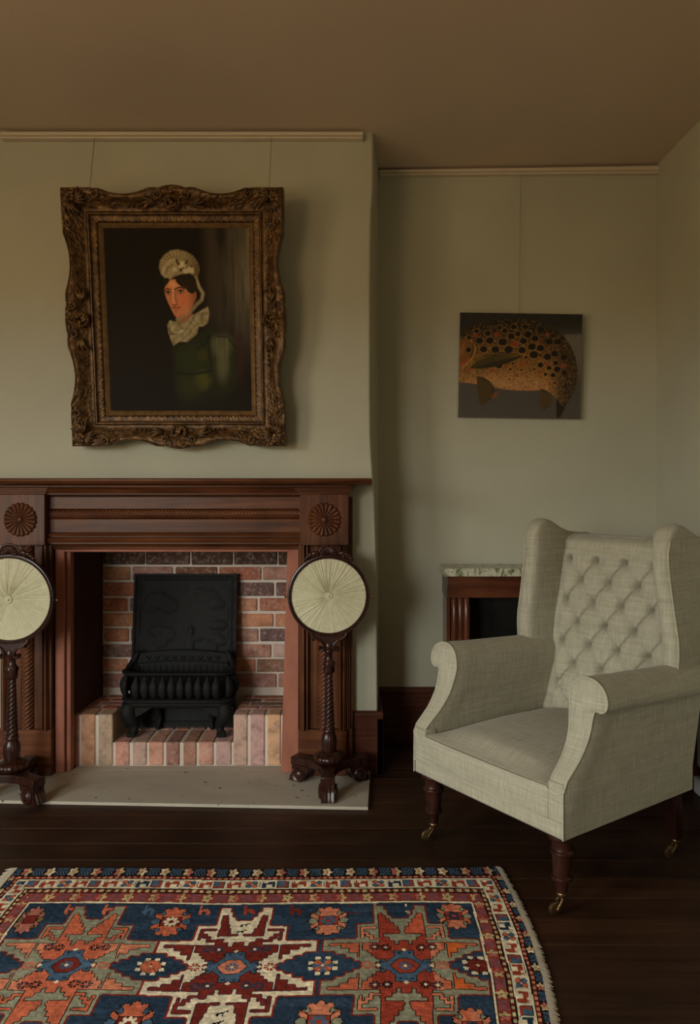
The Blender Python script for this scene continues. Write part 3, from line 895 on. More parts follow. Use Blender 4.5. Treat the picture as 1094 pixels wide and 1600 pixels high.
    top = [(-.062, dz-math.sqrt(max(0,(R+.008)**2-.062**2)))] + [(-.062+.124*k/10, dz-math.sqrt((R+.008)**2-(-.062+.124*k/10)**2)) for k in range(1, 10)] + [(.062, dz-math.sqrt(max(0,(R+.008)**2-.062**2)))]
    poly = top + [(.056, zb-.004), (.036, zb-.012), (.022, zb-.026), (.014, zb-.044), (-.014, zb-.044), (-.022, zb-.026), (-.036, zb-.012), (-.056, zb-.004)]
    br.prism(poly, 'y', yd-.006, yd+.012)
    for s in (-1, 1):
        P2 = smooth_path([(s*.070, yd-.006, zb+.016), (s*.060, yd-.008, zb+.002), (s*.050, yd-.009, zb-.006), (s*.034, yd-.009, zb-.012), (s*.02, yd-.009, zb-.028), (s*.019, yd-.008, zb-.045), (s*.03, yd-.006, zb-.05)], 5)
        br.tube(P2, .0048, 8)
        for cx_, cz_, r in ((s*.064, zb+.012, .011), (s*.058, zb-.008, .007), (s*.031, zb-.044, .0095)):
            br.lathe([(r,-.006),(r,.004),(r*.7,.007),(r*.45,.004),(r*.3,.008),(.0005,.009)], (cx_, yd-.002, cz_), 14, Matrix.Rotation(PI/2, 3, 'X'))
    br.lathe([(.012,zb-.05),(.016,zb-.044),(.017,zb-.03),(.010,zb-.018)], (0, yd+.004, 0), 12)
    part('bracket', br, W, fr, smooth=50)
    # brass thumb screws
    for s in (-1, 1):
        part('thumb_screw', MB().tube([(s*(R+.01), yd, dz-.004), (s*(R+.02), yd, dz-.004)], .002, 6).ball((s*(R+.021), yd, dz-.004), .0028, .0028, .005).ball((s*(R+.0165), yd, dz-.004), .002, .0025, .004), M['brass'], fr)
    return t
fire_screen((-.081, 2.925, .0122), 'round pole fire screen with pleated cream silk, on the armchair side of the fireplace', 0.0, .965, 5, .160)
fire_screen((-1.258, 2.838, .0122), 'round pole fire screen with pleated cream silk, on the fireplace side away from the armchair', math.radians(58), 1.03, 9, .160)

# ================================================================== CONSOLE TABLE
ct = thing('console_table', 'mahogany console table with green veined marble top standing in the alcove', 'console table', (.86, 3.36, 0))
CX0, CX1, CY0, CY1 = .404, 1.316, 3.252, 3.447
obj('marble_top', MB().box(CX0, CX1, CY0, CY1, .778, .812), M['marble'], ct, bevel=.002)
obj('apron', MB().box(CX0+.012, CX1-.012, CY0+.012, CY1-.004, .686, .7775), M['console_x'], ct, bevel=.002)
obj('plinth', MB().box(CX0+.008, CX1-.008, CY0+.008, CY1-.004, .0005, .085), M['console_x'], ct, bevel=.003)
obj('back_panel', MB().box(CX0+.02, CX1-.02, CY1-.03, CY1-.012, .0855, .6855), M['console_dark'], ct)  # near-black panel filling the dark void under the apron
for s in (-1, 1):
    cx = CX0+.072 if s < 0 else CX1-.072
    lg = MB()
    path = smooth_path([(0, CY0+.045, .686), (0, CY0+.030, .63), (0, CY0+.028, .56), (0, CY0+.040, .46), (0, CY0+.062, .34), (0, CY0+.066, .24), (0, CY0+.045, .14), (0, CY0+.04, .086)], 7)
    for dx in (-.0265, 0, .0265):
        lg.tube([(cx+dx, p.y, p.z) for p in path], [.0138+.002*math.sin(PI*i/(len(path)-1)) for i in range(len(path))], 12)
    lg.hexa([(cx-.037, CY0+.05, .086), (cx+.037, CY0+.05, .086), (cx+.037, CY0+.09, .086), (cx-.037, CY0+.09, .086), (cx-.037, CY0+.045, .686), (cx+.037, CY0+.045, .686), (cx+.037, CY0+.09, .686), (cx-.037, CY0+.09, .686)])
    obj('scroll_leg', lg, M['console_z'], ct, smooth=50)
    xa = CX0+.012 if s < 0 else CX1-.026
    obj('side_panel', MB().box(xa, xa+.014, CY0+.03, CY1-.032, .0855, .6855), M['console_z'], ct)

# pale appliance by the right wall, half hidden by the armchair
ht = thing('panel_heater', 'pale grey low panel heater by the wall behind the armchair', 'heater', (1.345, 2.7, 0))
obj('case', MB().box(1.318, 1.370, 2.45, 2.90, .10, .34), M['enamel'], ht, bevel=.006)
obj('grille', MB().box(1.326, 1.368, 2.45, 2.90, .062, .0995), M['console_dark'], ht)
obj('foot_rail', MB().box(1.308, 1.372, 2.44, 2.905, .0006, .0615), M['enamel'], ht, bevel=.004)
# ================================================================== PAINT TOOLS (flat pictures and the rug pattern)
def smoothstep(a, b, x):
    t = np.clip((x-a)/(b-a), 0, 1); return t*t*(3-2*t)
def vnoise(x, y, seed=0):
    """cheap value noise on arrays"""
    xi = np.floor(x).astype(np.int64); yi = np.floor(y).astype(np.int64); xf = x-xi; yf = y-yi
    def h(a, b):
        n = (a*374761393 + b*668265263 + seed*982451653) & 0x7fffffff
        n = ((n ^ (n >> 13))*1274126177) & 0x7fffffff
        return ((n ^ (n >> 16)) & 0xffff)/65535.0
    u = xf*xf*(3-2*xf); v = yf*yf*(3-2*yf)
    return (h(xi,yi)*(1-u)+h(xi+1,yi)*u)*(1-v)+(h(xi,yi+1)*(1-u)+h(xi+1,yi+1)*u)*v
class Paint:
    def __init__(s, x, y, base):
        s.x, s.y = x, y; s.c = np.empty(x.shape+(3,)); s.c[...] = base
    def put(s, m, col, a=1.0):
        m = np.clip(m*a, 0, 1)[..., None]
        s.c = s.c*(1-m) + np.asarray(col, float)*m
    def ell(s, cx, cy, rx, ry, col, a=1.0, soft=.15, rot=0.0):
        dx, dy = s.x-cx, s.y-cy; ca, sa = math.cos(rot), math.sin(rot)
        d = np.hypot((dx*ca+dy*sa)/rx, (-dx*sa+dy*ca)/ry)
        s.put(1-smoothstep(1-soft, 1+soft, d), col, a)
    def sd(s, pts):
        n = len(pts); d = np.full(s.x.shape, 1e9); ins = np.zeros(s.x.shape, bool)
        for i in range(n):
            (x1, y1), (x2, y2) = pts[i], pts[(i+1) % n]
            ex, ey = x2-x1, y2-y1; L = ex*ex+ey*ey+1e-12
            t = np.clip(((s.x-x1)*ex+(s.y-y1)*ey)/L, 0, 1)
            d = np.minimum(d, np.hypot(s.x-x1-t*ex, s.y-y1-t*ey))
            c_ = ((y1 > s.y) != (y2 > s.y)) & (s.x < ex*(s.y-y1)/(ey if abs(ey) > 1e-12 else 1e-12)+x1)
            ins ^= c_
        return np.where(ins, -d, d)
    def poly(s, pts, col, a=1.0, soft=2.0):
        s.put(1-smoothstep(-soft, soft, s.sd(pts)), col, a)
    def line(s, pts, w, col, a=1.0, soft=.5):
        d = np.full(s.x.shape, 1e9)
        for (x1, y1), (x2, y2) in zip(pts[:-1], pts[1:]):
            ex, ey = x2-x1, y2-y1; L = ex*ex+ey*ey+1e-12
            t = np.clip(((s.x-x1)*ex+(s.y-y1)*ey)/L, 0, 1)
            d = np.minimum(d, np.hypot(s.x-x1-t*ex, s.y-y1-t*ey))
        s.put(1-smoothstep(w*(1-soft), w*(1+soft), d), col, a)
def srgb_lin(c):
    c = np.clip(c/255.0, 0, 1); return np.where(c <= .04045, c/12.92, ((c+.055)/1.055)**2.4)
def painted_grid(name, P, col, m_, parent, per_face=False):
    """P (nu,nv,3) vertex positions; col colours per vertex or per face"""
    nu, nv = P.shape[:2]
    idx = np.arange(nu*nv).reshape(nu, nv)
    F = np.stack([idx[:-1,:-1], idx[1:,:-1], idx[1:,1:], idx[:-1,1:]], -1).reshape(-1, 4)
    me = bpy.data.meshes.new(name)
    me.from_pydata(P.reshape(-1, 3).tolist(), [], F.tolist()); me.update()
    me.materials.append(m_)
    L = srgb_lin(col).reshape(-1, 3)
    if per_face:
        at = me.color_attributes.new('paint', 'FLOAT_COLOR', 'CORNER'); A = np.repeat(L, 4, 0)
    else:
        at = me.color_attributes.new('paint', 'FLOAT_COLOR', 'POINT'); A = L
    A = np.concatenate([A, np.ones((len(A), 1))], 1).astype(np.float32)
    at.data.foreach_set('color', A.ravel())
    me.polygons.foreach_set('use_smooth', [True]*len(me.polygons))
    o = bpy.data.objects.new(name, me); C.objects.link(o)
    if parent is not None: o.parent = parent
    return o

# ================================================================== PORTRAIT IN ITS CARVED GILT FRAME
FW, FH = .842, .980            # overall frame
OWh, OHh = .281, .352          # half size of the picture opening
pt = thing('framed_portrait', 'dark oil portrait of a woman in white lace cap in swept gilt frame', 'painting', (-.6735, 3.085, 1.330), (math.radians(7.6), 0, 0))
ZC = FH/2
# swept frame: four mitred sides, profile from the sight edge outwards, (fraction, height)
PROF = [(0,.020),(.03,.024),(.12,.031),(.135,.029),(.145,.036),(.20,.039),(.26,.038),(.31,.042),(.32,.050),(.335,.054),(.36,.054),(.375,.048),(.385,.050),(.42,.048),(.48,.048),(.56,.052),(.64,.060),(.72,.069),(.80,.077),(.86,.080),(.91,.081),(.945,.084),(.965,.086),(.985,.084),(1.0,.076),(1.004,.055),(1.0,.02),(.97,.0)]
fr_fine = []
for (a, ha), (b_, hb) in zip(PROF[:-1], PROF[1:]):
    nn = 4 if .38 < a < .94 else 1
    for k in range(nn): fr_fine.append((a+(b_-a)*k/nn, ha+(hb-ha)*k/nn))
fr_fine.append(PROF[-1])
def dipf(t):
    a = abs(t)
    d = max(0, 1-((a-.44)/.235)**2)
    e = .35*max(0, 1-((a-.12)/.03)**2) + .30*max(0, 1-((a-.70)/.035)**2)
    return d**1.2 + e*.35
def frame_point(side, t, f, h):
    """side 0 top,1 right,2 bottom,3 left; t -1..1 along; f 0..1 from the sight edge to the outer edge"""
    if side in (0, 2): la, lb, oa, ob = OWh, FW/2, OHh, FH/2
    else: la, lb, oa, ob = OHh, FH/2, OWh, FW/2
    dip = .024*dipf(t)*(f**3)
    crown = .010*math.exp(-(t/.10)**2)*f**3 if side in (0, 2) else .005*math.exp(-(t/.1)**2)*f**3
    along = t*(la+(lb-la)*f); out = oa+(ob-oa)*f-dip+crown
    if side == 0: return (along, -h, ZC+out)
    if side == 2: return (-along, -h, ZC-out)
    if side == 1: return (out, -h, ZC-along)
    return (-out, -h, ZC+along)
def carve(side, t, f):
    """carved relief of the sweep: leaf ridges strong at corners and centres"""
    if f < .40 or f > .985: 
        if .14 < f < .30:      # small running leaf band
            la = OWh if side in (0, 2) else OHh
            s_ = t*la*2*PI/.021
            return .0013*(math.sin(s_)*math.cos((f-.22)*40)+.9*math.sin(2.3*s_+f*90)*math.cos(s_*.5))
        return 0
    la = FW/2 if side in (0, 2) else FH/2
    x = t*la
    w_c = math.exp(-((abs(t)-1.0)/.24)**2)                 # corner
    w_m = math.exp(-(t/.14)**2)                            # centre cartouche
    w_s = math.exp(-((abs(t)-.66)/.10)**2)*.8
    env = max(w_c, w_m, w_s, .22)
    k = 46
    n1 = mnoise.noise(Vector((x*k+side*7.3, f*8.5, side*3.1)))
    n2 = mnoise.noise(Vector((x*k*2.1+side*3.3, f*17+2.2, 4.7)))
    rd = (1-abs(n1)*2.2) + .55*(1-abs(n2)*2.2)
    band = smooth01((f-.42)/.14)*smooth01((.99-f)/.05)
    return max(-.004, rd)*.0085*env*band
def smooth01(x):
    x = max(0, min(1, x)); return x*x*(3-2*x)
gm, gi, gs_ = MB(), MB(), MB()
for side in range(4):
    n_ = 190 if side in (0, 2) else 220
    ts = [-1+2*i/(n_-1) for i in range(n_)]
    def mk(lo_f, hi_f):
        pf = [(f, h) for f, h in fr_fine if lo_f <= f <= hi_f]
        return lambda i, j: frame_point(side, ts[i], pf[j][0], pf[j][1]+carve(side, ts[i], pf[j][0])), n_, len(pf)
    fpts = [(f, h) for f, h in fr_fine]
    k0 = next(i for i, p in enumerate(fpts) if p[0] >= .135); k1 = next(i for i, p in enumerate(fpts) if p[0] >= .31)
    for mb_, seg in ((gs_, fpts[:k0+1]), (gi, fpts[k0:k1+1]), (gm, fpts[k1:])):
        mb_.grid(lambda i, j, seg=seg: frame_point(side, ts[i], seg[j][0], seg[j][1]+carve(side, ts[i], seg[j][0])), n_, len(seg))
obj('carved_frame', gm, M['gilt'], pt, smooth=60, local=True)
obj('leaf_band', gi, M['gilt'], pt, smooth=60, local=True)
obj('gilt_slip', gs_, M['gilt_lt'], pt, smooth=40, local=True)
# applied scrolls and flower clusters
def scroll(cx, cz, r0, turns, a0, hand, y, r):
    n_ = int(turns*14); out = []
    for i in range(n_+1):
        q = i/n_; a = a0+hand*2*PI*turns*q; rr = r0*(1-.82*q)
        out.append((cx+rr*math.cos(a), y-.004*q, cz+rr*math.sin(a)))
    return out, [r*(1-.4*i/n_) for i in range(n_+1)]
rg = random.Random(21)
def flower(mb_, cx, cz, y, r):
    for k in range(6):
        a = 2*PI*k/6+rg.random()*.4
        mb_.ball((cx+r*.65*math.cos(a), y, cz+r*.65*math.sin(a)), r*.42, .005, r*.42, 8, 5)
    mb_.ball((cx, y-.003, cz), r*.35, .006, r*.35, 8, 5)
def leafs(mb_, cx, cz, y, ang, L, n_=4):
    for k in range(n_):
        a = ang+(k-(n_-1)/2)*.42
        P2 = smooth_path([(cx, y, cz), (cx+L*.45*math.cos(a-.15), y-.006, cz+L*.45*math.sin(a-.15)), (cx+L*math.cos(a+.12), y-.001, cz+L*math.sin(a+.12))], 4)
        mb_.tube(P2, [L*.16*(.35+.65*math.sin(PI*min(1, .1+i/(len(P2)-1)))) for i in range(len(P2))], 6)
for sx, sz in ((-1,1),(1,1),(1,-1),(-1,-1)):
    co = MB()
    ax, az = sx*(FW/2-.045), ZC+sz*(FH/2-.045)
    base = math.atan2(sz, sx)
    flower(co, ax+sx*.012, az+sz*.012, -.086, .022)
    for da in (-2.4, -1.7, 1.7, 2.4, -.7, .7, 0): leafs(co, ax+.012*math.cos(base+da), az+.012*math.sin(base+da), -.084, base+da, .042 if abs(da) > 1 else .030, 3)
    for q, hand in ((1, 1), (-1, -1)):
        if q > 0: p_, r_ = scroll(ax-sx*.085, az+sz*.020, .017, 1.3, PI/2*sz, sx*sz, -.086, .0045)
        else: p_, r_ = scroll(ax+sx*.020, az-sz*.085, .017, 1.3, 0 if sx > 0 else PI, -sx*sz, -.086, .0045)
        co.tube(p_, r_, 7)
    obj('corner_ornament', co, M['gilt'], pt, smooth=60, local=True)
for dx, dz in ((0,1),(1,0),(0,-1),(-1,0)):
    ce_ = MB()
    cx, cz = dx*(FW/2-.055), ZC+dz*(FH/2-.055)
    for k in range(14):
        a = 2*PI*k/14
        ce_.ball((cx+.026*math.cos(a), -.072, cz+.024*math.sin(a)), .0075, .009, .0075, 8, 5)
    for k in range(9): ce_.ball((cx+rg.uniform(-.016, .016), -.076, cz+rg.uniform(-.016, .016)), .008, .006, .008, 8, 5)
    for s in (-1, 1):
        tx, tz = (s, 0) if dz else (0, s)
        ox_, oz_ = cx+tx*.055+dx*.028, cz+tz*.055+dz*.028
        p_, r_ = scroll(ox_, oz_, .018, 1.4, math.atan2(dz, dx), (1 if (tx*dz-tz*dx) > 0 else -1), -.082, .0048)
        ce_.tube(p_, r_, 7)
        leafs(ce_, cx+tx*.07, cz+tz*.07, -.068, math.atan2(tz, tx), .055, 3)
        for k in range(5): ce_.ball((cx+tx*(.10+.018*k)-dx*.012, -.060, cz+tz*(.10+.018*k)-dz*.012), .0055, .005, .0055, 7, 5)
    obj('centre_ornament', ce_, M['gilt'], pt, smooth=60, local=True)
obj('backing', MB().box(-FW/2+.06, FW/2-.06, -.016, -.001, .06, FH-.06), M['console_dark'], pt, smooth=None, local=True)
for sx in (-1, 1):
    wx = X_(149, 3.07) if sx < 0 else X_(425, 3.07)
    # local wire: from the rail (world) to the back of the frame top
    th = math.radians(7.6)
    def to_local(p):
        dy, dz_ = p[1]-3.085, p[2]-1.330
        return (p[0]+.6735, dy*math.cos(th)+dz_*math.sin(th), -dy*math.sin(th)+dz_*math.cos(th))
    xw = wx+.6735
    obj('hanging_wire', MB().tube([to_local((wx, 3.063, 2.563)), (xw*.985, -.004, FH-.075)], .0011, 6), M['wire'], pt, local=True)

# the painted canvas, coordinates in enlarged photo pixels
NU, NV = 250, 310
uu, vv = np.meshgrid(np.linspace(0, 1, NU), np.linspace(0, 1, NV), indexing='ij')
xp = (166+(177-166)*vv)*(1-uu) + (393+(398-393)*vv)*uu
yp = 360+280*vv
p = Paint((xp-200)*4.973, (yp-370)*4.973, (21, 17, 12))
K = np.array
x, y = p.x, p.y
# streaked drapery on the right
g1 = smoothstep(520, 960, x)*smoothstep(1150, 300, y)
st = vnoise(x/26, y/420, 1)*.6+vnoise(x/9, y/160, 2)*.4
p.put(g1*(.35+.65*st), (100, 92, 74), .95)
p.put(smoothstep(820, 960, x)*smoothstep(1100, 200, y)*vnoise(x/14, y/200, 5), (112, 108, 92), .7)
p.put(np.exp(-((x-650-.06*y)/55)**2)*smoothstep(900, 300, y)*.6, (70, 60, 48), .7)
p.put(np.exp(-((x-745)/38)**2)*smoothstep(260, 0, y), (22, 18, 13), .8)
p.put(np.exp(-((x-880)/40)**2)*smoothstep(700, 800, y)*smoothstep(1250, 1000, y), (52, 28, 22), .6)
# dress
p.poly([(365,850),(470,800),(570,735),(665,690),(760,745),(830,800),(865,880),(870,1010),(850,1180),(700,1300),(420,1300),(385,1100),(380,950)], (30, 32, 15), .95, 34)
p.put(smoothstep(1050, 1330, y)*smoothstep(330, 420, x), (22, 19, 12), .85)
p.ell(745, 830, 85, 85, (66, 66, 46), .85, .5)
p.ell(755, 980, 48, 130, (72, 70, 46), .75, .6)
p.ell(600, 900, 38, 45, (58, 48, 20), .6, .6)
p.ell(520, 930, 110, 90, (38, 44, 16), .55, .6)
p.ell(600, 1100, 60, 70, (62, 60, 20), .8, .6)
p.ell(500, 1150, 90, 90, (42, 42, 16), .6, .7)
p.line([(395,1045),(520,1052),(660,1030)], 7, (18, 18, 8), .7, .8)
p.line([(640,760),(655,900),(672,1000)], 9, (22, 24, 11), .7, .9)
p.line([(700,760),(790,770),(850,850)], 6, (24, 24, 13), .7, .9)
p.line([(560,860),(610,830),(660,760)], 8, (20, 24, 9), .6, .9)
st2 = vnoise(x/12, y/200, 9)
p.put(smoothstep(640, 720, x)*smoothstep(860, 780, x)*smoothstep(730, 800, y)*smoothstep(1150, 950, y)*st2, (92, 88, 66), .45)
# neck
p.poly([(400,610),(500,560),(540,620),(450,690),(400,680)], (118, 74, 48), 1, 8)
# ruff collar
ruff = [(326,672),(352,640),(376,650),(432,650),(470,640),(540,592),(640,536),(652,590),(638,664),(600,690),(568,690),(556,745),(520,775),(480,806),(420,806),(372,836),(350,785),(332,730)]
p.poly(ruff, (112, 100, 72), 1, 7)
rf = np.abs(np.sin((x*.05+y*.045)+3*vnoise(x/60, y/60, 3)))
mk_ = 1-smoothstep(-10, 4, p.sd(ruff))
p.put(mk_*rf**2, (148, 138, 106), .6)
p.put(mk_*vnoise(x/22, y/22, 6)**2, (74, 62, 42), .65)
p.line([(345,650),(365,690),(355,720),(400,740),(440,720)], 7, (150, 140, 110), .6, .8)
p.line([(336,700),(360,745),(405,745)], 6, (66, 54, 36), .6, .8)
p.line([(435,655),(450,640),(500,612)], 10, (128, 80, 52), .8, .7)
# cap
cap = [(262,250),(268,200),(300,155),(350,122),(410,114),(470,128),(525,160),(560,210),(575,260),(560,320),(530,310),(480,290),(430,300),(380,318),(345,335),(310,325),(280,300)]
p.poly(cap, (112, 98, 70), 1, 9)
mc = 1-smoothstep(-8, 8, p.sd(cap))
p.put(mc*vnoise(x/24, y/24, 11), (140, 126, 94), .6)
p.put(mc*smoothstep(430, 575, x), (66, 52, 34), .7)
p.poly([(285,300),(300,245),(340,205),(385,190),(400,230),(395,285),(345,332),(305,322)], (136, 124, 94), .85, 9)
p.line([(290,285),(305,235),(345,198),(390,184)], 6, (158, 146, 114), .8, .8)
p.line([(315,290),(330,250),(370,225)], 7, (92, 80, 58), .7, .8)
for cx_, cy_, r in ((448,222,26),(428,240,18),(470,275,24),(505,262,26),(520,280,14),(385,262,18)): p.ell(cx_, cy_, r, r*.9, (162, 152, 122), .9, .35)
for cx_, cy_, rx_, ry_, ro_ in ((402,203,8,24,-.35),(432,264,11,13,.4),(472,210,9,18,.6),(512,240,9,7,.5),(492,298,24,6,.1),(416,222,7,9,0),(452,250,6,6,0)): p.ell(cx_, cy_, rx_, ry_, (40, 36, 24), .8, .5, ro_)
for q in range(26):
    an = PI*(1.02+.9*q/25); p.line([(415+95*math.cos(an), 235+70*math.sin(an)), (418+140*math.cos(an), 238+112*math.sin(an))], 3, (150, 136, 104) if q % 2 else (86, 74, 52), .45, .8)
# cap frill down the cheek
p.line([(545,325),(572,395),(600,440),(590,490),(555,520),(520,560),(470,605),(405,632)], 15, (112, 100, 74), .95, .5)
p.line([(548,330),(578,400),(604,445),(594,485)], 6, (144, 132, 102), .7, .7)
# face
face = [(318,372),(345,336),(400,332),(450,345),(520,380),(548,430),(548,480),(520,535),(490,585),(445,622),(405,624),(380,606),(362,570),(345,535),(325,495),(309,450),(302,410)]
p.poly(face, (158, 100, 66), 1, 5)
mf = 1-smoothstep(-8, 4, p.sd(face))
p.put(mf*np.exp(-(((x-375)/50)**2+((y-375)/38)**2)), (186, 132, 92), .8)
p.put(mf*np.exp(-(((x-460)/42)**2+((y-490)/42)**2)), (170, 88, 60), .75)
p.put(mf*np.exp(-(((x-335)/22)**2+((y-500)/34)**2)), (164, 90, 62), .6)
p.put(mf*smoothstep(470, 555, x), (104, 60, 38), .7)
p.put(mf*smoothstep(575, 640, y), (112, 66, 42), .65)
p.put(mf*np.exp(-(((x-408)/16)**2+((y-600)/14)**2)), (176, 116, 80), .5)
# eyes, brows, nose, mouth
for ex, ey, w in ((332,434,24),(428,426,28)):
    p.ell(ex, ey, w, 17, (104, 64, 44), .55, .5)
    p.ell(ex, ey, w*.72, 9.5, (164, 132, 106), .9, .3)
    p.ell(ex+1, ey-1, 9, 9.5, (24, 18, 14), 1, .25)
    p.line([(ex-w*.8, ey+1), (ex-w*.2, ey-11), (ex+w*.45, ey-10), (ex+w*.85, ey+1)], 3.2, (44, 26, 18), .95, .6)
    p.line([(ex-w*.6, ey+11), (ex, ey+13), (ex+w*.6, ey+9)], 2.4, (96, 56, 40), .6, .7)
p.line([(305,418),(325,404),(352,412)], 4.5, (60, 36, 24), .9, .6)
p.line([(384,412),(412,395),(442,396),(458,408)], 5, (52, 32, 22), .9, .6)
p.line([(372,415),(374,460),(372,500)], 6, (192, 138, 100), .8, .9)
p.line([(384,425),(388,470),(402,505)], 6, (122, 70, 46), .7, .9)
p.ell(380, 512, 14, 11, (178, 112, 80), .8, .5)
p.line([(370,526),(384,531),(402,520)], 4, (78, 38, 26), .85, .6)
p.line([(362,550),(385,548),(400,550),(428,543)], 3.6, (84, 34, 28), .95, .6)
p.line([(372,542),(388,540),(405,542)], 3.8, (142, 66, 52), .8, .7)
p.line([(376,561),(396,564),(414,556)], 5, (150, 74, 58), .85, .7)
p.line([(380,576),(400,579)], 3, (112, 66, 44), .6, .8)
p.ell(542, 455, 12, 26, (126, 70, 44), .85, .4)
# hair
p.poly([(385,325),(430,300),(500,300),(545,330),(552,385),(545,420),(520,444),(490,430),(470,405),(430,385),(400,360)], (30, 22, 15), 1, 7)
p.poly([(292,340),(330,322),(345,342),(325,372),(305,390),(296,370)], (30, 22, 15), 1, 6)
for q in range(7): p.line([(400+q*20,330+q*2),(430+q*17,352+q*6),(455+q*13,392+q*6)], 3, (52, 40, 27), .5, .8)
# faint weave and craquelure
p.c *= (0.93+.14*vnoise(x/5, y/5, 20))[..., None]
Pv = np.stack([-OWh-.004+(2*OWh+.008)*uu, np.full_like(uu, -.019), ZC+OHh+.004-(2*OHh+.008)*vv], -1)
painted_grid('canvas', Pv, p.c, M['portrait'], pt)

# ================================================================== TROUT PAINTING
YFP = 3.425
fx0, fx1 = X_(718.5, YFP), X_(909.5, YFP)
ft_w = fx1-fx0; ft_h = .468
ftn = thing('fish_painting', 'unframed canvas painting of a spotted brown trout on the alcove wall', 'painting', ((fx0+fx1)/2-.006, 3.464, Z_(653, 3.43)+.001), (math.radians(1.6), math.radians(.9), 0))
NU, NV = 290, 250
uu, vv = np.meshgrid(np.linspace(0, 1, NU), np.linspace(0, 1, NV), indexing='ij')
xp = 130+(992-130)*uu + 4*(1-2*uu); yp = (80+20*uu) + (828-80-15*uu)*vv
p = Paint(xp, yp, (62, 57, 51)); x, y = p.x, p.y
p.put(smoothstep(330, 200, y+.05*x), (27, 26, 23))
p.put(smoothstep(850, 872, x)*smoothstep(232, 246, y)*smoothstep(620, 380, y), (96, 90, 80), .75)
p.put(vnoise(x/7, y/7, 3), (74, 68, 62), .25)
body = [(120,225),(200,188),(300,150),(420,130),(560,128),(680,148),(780,188),(858,248),(910,320),(946,400),(962,500),(960,580),(940,650),(905,712),(872,772),(846,826),(822,826),(818,760),(815,695),(792,662),(742,632),(640,637),(540,637),(440,627),(380,612),(260,592),(120,578)]
p.poly(body, (70, 46, 18), 1, 4)
mb2 = 1-smoothstep(-5, 3, p.sd(body))
bl_ = y - (.00042*(x-470)**2)         # along-body height: 130 back .. 640 belly
p.put(mb2*smoothstep(420, 560, bl_)*smoothstep(900, 740, x), (146, 104, 64), .95)
p.put(mb2*np.exp(-((bl_-430)/75)**2), (112, 78, 30), .75)
p.put(mb2*smoothstep(330, 170, bl_), (24, 18, 11), .95)
p.put(mb2*smoothstep(740, 930, x)*smoothstep(240, 420, y), (34, 26, 14), .85)
p.put(mb2*smoothstep(600, 650, y)*smoothstep(820, 700, x), (138, 86, 56), .6)
p.put(mb2*(vnoise(x/6, y/6, 5) > .66), (188, 150, 84), .33)
p.put(mb2*(vnoise(x/5, y/5, 8) > .70), (26, 18, 10), .40)
for sxp, syp, r in ((345,282,27),(435,292,30),(272,282,25),(302,343,26),(385,345,28),(478,345,30),(572,350,26),(655,382,30),(750,397,26),(640,325,27),(580,285,24),(700,335,26),(495,252,24),(610,240,26),(540,235,20),(330,230,22),(448,212,20),(660,268,24),(800,375,24),(702,455,20),(762,475,17),(820,485,22),(792,526,17),(738,520,12),(808,440,17),(510,185,20),(410,190,18),(590,185,20),(700,205,22),(760,290,24),(820,290,22),(865,400,22),(870,510,18),(200,260,16),(197,347,17),(250,215,18),(412,458,24),(510,445,10),(572,490,9),(658,485,9),(492,485,10),(805,580,9),(880,600,12),(700,385,11),(600,400,12)):
    p.ell(sxp, syp, r+7, r*.85+7, (150, 108, 48), .55*float(np.clip((760-sxp+syp*.3)/300, .15, 1)), .25)
    p.ell(sxp, syp, r, r*.85, (15, 12, 9), .97, .16)
for sxp, syp, r in ((240,242,14),(392,238,15),(518,305,19),(165,300,12),(603,437,14),(362,495,13),(750,450,11),(682,300,10),(465,470,11),(565,455,12),(608,535,9),(862,460,14),(205,490,11),(695,505,11),(770,585,9),(745,240,11),(485,555,8),(540,528,12),(360,545,7)):
    p.ell(sxp, syp, r+4, r+4, (150, 104, 56), .5, .3); p.ell(sxp, syp, r, r*.9, (112, 40, 22), .9, .3)
for sxp, syp in ((168,520),(408,555),(505,575),(570,580),(440,540),(640,580),(700,600),(300,560),(240,545)):
    p.ell(sxp, syp, 11, 10, (96, 66, 36), .7, .3); p.ell(sxp, syp, 5.5, 5, (176, 140, 92), .7, .3)
# gill cover, jaw
p.poly([(120,270),(170,262),(225,285),(248,330),(238,385),(205,430),(160,465),(120,480)], (96, 64, 26), .85, 6)
p.line([(215,280),(246,330),(236,390),(200,436),(150,470)], 4, (160, 118, 56), .7, .7)
p.line([(225,300),(232,350),(210,400),(165,440)], 4, (44, 28, 12), .8, .7)
p.line([(120,458),(150,452),(185,428),(205,405)], 7, (138, 58, 28), .85, .6)
p.ell(150, 350, 18, 45, (124, 86, 38), .6, .5, .3); p.ell(197, 347, 17, 17, (14, 11, 8), 1, .2)
# fins
def fin(pts, col, tip, n_=9):
    p.poly(pts, col, 1, 4)
    mfin = 1-smoothstep(-4, 2, p.sd(pts)); 
    return mfin
mfn = fin([(210,478),(262,420),(330,380),(430,364),(575,385),(560,402),(480,440),(400,464),(300,482)], (40, 33, 15), None)
for q in range(6): p.line([(235,470-q*9),(360,430-q*9),(540,394-q*2)], 2.2, (92, 72, 28), .55, .7)
p.line([(260,425),(380,372),(560,388)], 3, (118, 92, 36), .6, .8)
mfn = fin([(258,535),(300,540),(345,565),(372,598),(384,630),(398,664),(360,700),(292,746),(278,720),(266,640)], (52, 40, 18), None)
for q in range(8): p.line([(268+q*12,545+q*6),(272+q*14,640+q*8),(285+q*14,738-q*10)], 2, (98, 74, 26), .5, .7)
p.ell(388, 668, 14, 22, (138, 62, 24), .6, .6, .5)
mfn = fin([(706,622),(745,632),(775,662),(788,712),(760,755),(716,786),(706,740),(702,680)], (54, 42, 18), None)
